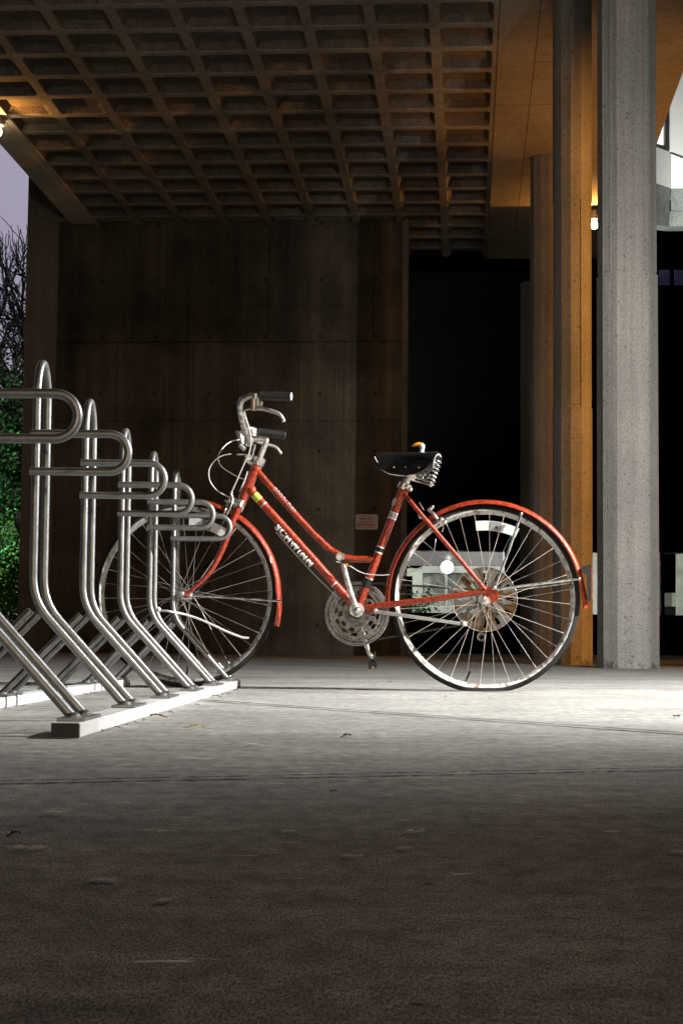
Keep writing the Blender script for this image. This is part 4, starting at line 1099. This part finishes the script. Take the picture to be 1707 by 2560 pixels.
# saddle
def saddle():
    bm = bmesh.new()
    # stations along length: (x_src, top, bottom, halfwidth)
    st = [(930, 1135, 1142, .010), (934, 1133, 1158, .019), (945, 1132, 1172, .024), (965, 1132, 1181, .028), (990, 1132, 1187, .036), (1015, 1132.5, 1192, .052), (1040, 1133, 1190, .074), (1062, 1132.5, 1182, .092), (1080, 1132, 1165, .100), (1093, 1132, 1152, .098), (1101, 1135, 1146, .080)]
    rings = []; K = 22
    for x, tp, bt_, hw in st:
        zt_, zb_ = Bp(x, tp).z, Bp(x, bt_).z; c0 = Bp(x, (tp + bt_) / 2)
        ring = []
        for k in range(K):
            th = math.pi * k / (K - 1)      # from -side to +side over the top
            y_ = -math.cos(th) * hw; e = abs(math.cos(th))
            z_ = zb_ + (zt_ - zb_) * (1 - e ** 5) ** .55
            ring.append(bm.verts.new(Vector((c0.x, c0.y, z_)) + BN * y_))
        for k in range(K - 2, 0, -1):       # underside, hollow shell
            th = math.pi * k / (K - 1); y_ = -math.cos(th) * hw * .9; e = abs(math.cos(th))
            z_ = zb_ + (zt_ - .012 - zb_) * max(0, (1 - e ** 5)) ** .55
            ring.append(bm.verts.new(Vector((c0.x, c0.y, z_)) + BN * y_))
        rings.append(ring)
    m = len(rings[0])
    for i in range(len(rings) - 1):
        for k in range(m): bm.faces.new((rings[i][k], rings[i][(k+1) % m], rings[i+1][(k+1) % m], rings[i+1][k]))
    bm.faces.new(rings[0][::-1]); bm.faces.new(rings[-1])
    bmesh.ops.recalc_face_normals(bm, faces=bm.faces)
    s_ = obj('saddle', bm, M_black, bike)
    # piping and rivets
    bm = bmesh.new(); tube(bm, smooth_path([Bp(1082, 1170, .1005), Bp(1085, 1148, .1015), Bp(1090, 1139, .101), Bp(1096, 1136, .095), Bp(1102, 1142, .085)]), .0028, 8)
    tube(bm, [Bp(936, 1142, .022), Bp(944, 1157, .026)], .0015, 6)
    obj('piping', bm, M_silver, s_)
    for x, y, t in ((984, 1168, .041), (1013, 1168, .062), (1047, 1169, .090)):
        bm = bmesh.new(); ball(bm, Bp(x, y, t), .0032); obj('rivet', bm, mat('brass', (.5, .35, .1), .4, .8), s_)
    # springs
    for t in (.062, -.062):
        bm = bmesh.new(); a, b_ = Bp(1094, 1150, t), Bp(1077, 1211, t); ax_ = (b_ - a); u = ax_.normalized(); e1 = u.cross(BN).normalized(); pts = []
        for i in range(100):
            f = i / 99; an = f * 2 * math.pi * 6.5; rr = .015 - .005 * f
            pts.append(a + ax_ * f + (e1 * math.cos(an) + BN * math.sin(an)) * rr)
        tube(bm, pts, .0026, 6); obj('spring', bm, M_chrome, s_)
    bm = bmesh.new()
    for t in (.022, .036, -.022, -.036):
        tube(bm, smooth_path([Bp(940, 1165, t * .3), Bp(975, 1184, t * .8), Bp(1020, 1190, t), Bp(1050, 1194 + abs(t) * 90, t), Bp(1077, 1208, t * 1.7)]), .0035, 8)
        tube(bm, smooth_path([Bp(1030, 1200, t), Bp(1052, 1206, t), Bp(1076, 1213, t * 1.7)]), .0032, 8)
    for i in range(5): ball(bm, Bp(1050 + i * 6, 1187 + (i % 2) * 7, .04), .0055)
    cyl(bm, Bp(1077, 1212, -.07), Bp(1077, 1212, .07), .0075, 10)
    obj('saddle_rail', bm, M_chrome, s_)
    bm = bmesh.new()
    cyl(bm, Bp(1030, 1191, -.05), Bp(1030, 1191, .052), .0110, 16)
    for rr, t in ((.0148, .046), (.0105, .050), (.006, .054)): cyl(bm, Bp(1030, 1191, t - .006), Bp(1030, 1191, t), rr, 20)
    obj('saddle_clamp', bm, M_chrome, s_)
    return s_
sd_ = saddle()
bm = bmesh.new(); cyl(bm, Bp(1009, 1220), Bp(1024, 1184), .0125, 16)
sp_ = obj('seat_post', bm, M_chrome, bike)
bm = bmesh.new(); cyl(bm, Bp(1004.5, 1222), Bp(1011, 1208), .0195, 18); cyl(bm, Bp(1023, 1219, -.018), Bp(1023, 1219, .02), .0100, 14); ball(bm, Bp(1026, 1224, .016), .0085)
tube(bm, [Bp(1008, 1215, .012), Bp(1023, 1219, .012)], .008, 8)
obj('seat_clamp', bm, M_chrome, sp_)

# small toucan-beaked trinket on the saddle
ty_ = Bp(1052, 1132)
toy = empty('trinket', ty_); tag(toy, 'tiny white and violet figurine with orange beak standing on the black saddle', 'figurine')
bm = bmesh.new(); tube(bm, smooth_path([Bp(1052, 1135), Bp(1054, 1126), Bp(1056, 1118), Bp(1055, 1112)]), [.0085, .0090, .0085], 12); ball(bm, Bp(1054.5, 1115.5), .0105)
obj('body', bm, mat('white_violet_plastic', (.80, .80, .86), .4, col2=(.30, .27, .60), nscale=110, thresh=(.40, .5)), toy)
bm = bmesh.new(); tube(bm, smooth_path([Bp(1053, 1111), Bp(1044, 1110.5), Bp(1036, 1112), Bp(1029, 1115)]), [.0062, .0068, .0050, .0015], 10) if False else tube(bm, [Bp(1056, 1110.5), Bp(1047, 1110.5), Bp(1038, 1112), Bp(1032, 1114), Bp(1028.5, 1115.5)], [.0055, .0072, .0066, .0042, .001], 10)
obj('beak', bm, mat('orange_plastic', (.85, .30, .02), .4), toy)

# ------------------------------------------------------------------ sign on the back wall
def wallpt(xs, ys, off=.0):
    d_ = ray(xs, ys); t = (WALLD - off) / (d_.dot(G)); return CAM.copy() * 0 + Vector((0, 0, CAMH)) + d_ * t
sA, sB = wallpt(888.5, 1286), wallpt(944.5, 1324)
sl0, sl1, sz0, sz1 = sA.dot(L_), sB.dot(L_), sB.z, sA.z
sgn = empty('wall_sign', P((sl0 + sl1) / 2, WALLD - .01, (sz0 + sz1) / 2))
tag(sgn, 'small pale rectangular sign with red lettering on the back wall by the seat tube', 'sign')
bm = bmesh.new(); rr = .022; ptsS = []
for cx_, cz_, a0 in ((sl1 - rr, sz1 - rr, 0), (sl0 + rr, sz1 - rr, 90), (sl0 + rr, sz0 + rr, 180), (sl1 - rr, sz0 + rr, 270)):
    for i in range(6):
        a = R(a0 + 18 * i); ptsS.append((cx_ + rr * math.cos(a), cz_ + rr * math.sin(a)))
f1 = [bm.verts.new(P(a, WALLD - .012, b_)) for a, b_ in ptsS]; f2 = [bm.verts.new(P(a, WALLD - .001, b_)) for a, b_ in ptsS]
bm.faces.new(f1); bm.faces.new(f2[::-1])
for i in range(len(f1)): bm.faces.new((f1[i], f2[i], f2[(i+1) % len(f1)], f1[(i+1) % len(f1)]))
obj('sign_plate', bm, mat('sign_cream', (.95, .84, .80), .5, noise=.15, nscale=60), sgn, smooth=False)
M_signred = mat('sign_red', (.55, .05, .03), .5)
def sign_text(txt, cz_, hgt, wid, name='lettering', m=M_signred):
    cu = bpy.data.curves.new('t', 'FONT'); cu.body = txt; cu.size = 1; cu.offset = .02
    to = bpy.data.objects.new('t', cu); C.objects.link(to)
    me = bpy.data.meshes.new_from_object(to.evaluated_get(bpy.context.evaluated_depsgraph_get())); bpy.data.objects.remove(to)
    b2 = bmesh.new(); b2.from_mesh(me); xs = [v.co.x for v in b2.verts]; ys = [v.co.y for v in b2.verts]
    x0, x1, y0, y1 = min(xs), max(xs), min(ys), max(ys); cl = (sl0 + sl1) / 2 - .012
    for v in b2.verts:
        v.co = P(cl + ((v.co.x - x0) / (x1 - x0) - .5) * wid, WALLD - .0145, cz_ + ((v.co.y - y0) / (y1 - y0) - .5) * hgt)
    obj(name, b2, m, sgn, smooth=False)
W_, H_ = sl1 - sl0, sz1 - sz0
sign_text('HUMANITIES', sz1 - H_ * .29, H_ * .135, W_ * .60)
sign_text('CLOSED TO', sz1 - H_ * .48, H_ * .135, W_ * .52)
sign_text('SKATEBOARDING', sz1 - H_ * .69, H_ * .15, W_ * .80)
# thin rules of unreadable small print
bm = bmesh.new()
for (zc, hh, ww_, n_) in ((.115, .05, .50, 14), (.875, .03, .80, 26)):
    for i in range(n_):
        u0 = (sl0 + sl1) / 2 - .01 + (i / n_ - .5) * W_ * ww_; u1 = u0 + W_ * ww_ / n_ * random.uniform(.4, .75); z_ = sz1 - H_ * zc
        quad(bm, [P(u0, WALLD - .0145, z_ - H_ * hh / 2), P(u1, WALLD - .0145, z_ - H_ * hh / 2), P(u1, WALLD - .0145, z_ + H_ * hh / 2), P(u0, WALLD - .0145, z_ + H_ * hh / 2)])
obj('small_print', bm, M_signred, sgn, smooth=False)

for (x_, y_, hw_) in ((724, 2090, 16), (1040, 2090, 22), (1012, 2133, 18), (882, 2153, 24), (261, 2215, 34), (414, 2267, 16), (71, 2131, 50), (631, 1866, 10), (1530, 2092, 16), (1693, 2142, 18), (141, 2041, 26), (975, 1998, 8), (520, 1905, 6)):
    groove((x_ - hw_, y_ - 1), (x_ + hw_, y_ + 1), .011, M_mark, .005, 1.1, 26)
# ------------------------------------------------------------------ dry leaves and crumbs
M_dry = mat('dry_leaf', (.42, .22, .06), .7, noise=.5, nscale=60); M_dk = mat('dark_leaf', (.06, .045, .035), .8); M_gn = mat('green_leaf', (.18, .25, .04), .6); M_pale = mat('pale_scrap', (.75, .68, .5), .7, noise=.2, nscale=80)
def leaf(x, y, ln, m, label, seed):
    rnd = random.Random(seed); c = ground(x, y); bm = bmesh.new(); a = rnd.uniform(0, 6.28); u = Vector((math.cos(a), math.sin(a), 0)); v_ = Vector((-u.y, u.x, 0))
    n = 8; L1, L2, mid = [], [], []
    for i in range(n + 1):
        f = i / n; wd = math.sin(math.pi * min(1, f * 1.05)) ** .8 * ln * .3; zc = .003 + .12 * ln * math.sin(f * 3.1) + rnd.uniform(0, .03) * ln
        p = c + u * (f - .5) * ln
        mid.append(bm.verts.new(p + Vector((0, 0, zc)))); L1.append(bm.verts.new(p + v_ * wd + Vector((0, 0, zc + ln * .14 * rnd.uniform(.4, 1.2))))); L2.append(bm.verts.new(p - v_ * wd + Vector((0, 0, zc + ln * .10 * rnd.uniform(.3, 1.2)))))
    for i in range(n):
        bm.faces.new((mid[i], mid[i+1], L1[i+1], L1[i])); bm.faces.new((L2[i], L2[i+1], mid[i+1], mid[i]))
    tube(bm, [c - u * ln * .5 + Vector((0, 0, .004)), c - u * ln * .85 + Vector((0, 0, .003))], .0008, 4)
    bmesh.ops.solidify(bm, geom=bm.faces[:], thickness=.0004)
    o_ = obj('leaf', bm, m); tag(o_, label, 'leaf', 'fallen leaves and scraps on the ground')
leaf(868, 1845, .022, M_dk, 'small dark leaf alone on the open ground below the chainring', 1)
leaf(492, 1824, .035, M_pale, 'pale twig-like leaf scrap to the right of the near rail end', 2)
leaf(258, 1832, .014, M_dry, 'orange leaf crumb nearest the near end of the right rail', 3)
leaf(272, 1829, .012, M_dry, 'second orange crumb just past the nearest one along the rail', 4)
leaf(291, 1823, .013, M_dk, 'dark crumb touching the right rail near its near end', 5)
leaf(318, 1817, .013, M_dk, 'dark crumb on the right rail side below the second foot plate', 6)
leaf(338, 1810, .012, mat('red_leaf', (.3, .03, .04), .7), 'tiny red leaf crumb beside the right rail', 7)
leaf(360, 1804, .013, M_dk, 'dark crumb just before the long orange leaf by the rail', 8)
leaf(392, 1795, .032, M_dry, 'long orange leaf lying against the right rail', 9)
leaf(425, 1784, .012, M_dk, 'small dark crumb between the two larger orange leaves by the rail', 10)
leaf(492, 1765, .012, M_dk, 'dark crumb before the farther orange leaf by the rail', 11)
leaf(538, 1744, .026, M_dry, 'orange leaf beside the far half of the right rail', 12)
leaf(556, 1739, .018, M_gn, 'small green leaf just past the orange leaf by the rail', 13)
leaf(574, 1736, .014, M_dk, 'dark crumb near the far end of the right rail', 14)
leaf(591, 1728, .014, M_dk, 'last dark crumb at the far end of the right rail', 15)
leaf(214, 1740, .024, M_dry, 'orange leaf on the ground between the two rails', 16)
leaf(415, 1671, .040, M_pale, 'white scrap on the ground seen through the front wheel', 17)
leaf(1114, 1744, .014, M_dk, 'small dark speck leaf in front of the flat rear tyre', 18)
leaf(1690, 1797, .035, M_dk, 'flat dark leaf at the right edge of the ground', 19)
leaf(836, 1985, .007, M_dk, 'tiny dark crumb in the shaded foreground', 20)
leaf(40, 2095, .014, M_dk, 'dark leaf in the foreground at the far left', 21)
leaf(974, 1707, .016, M_dk, 'tiny dark leaf behind the crank pedal on the lit ground', 22)
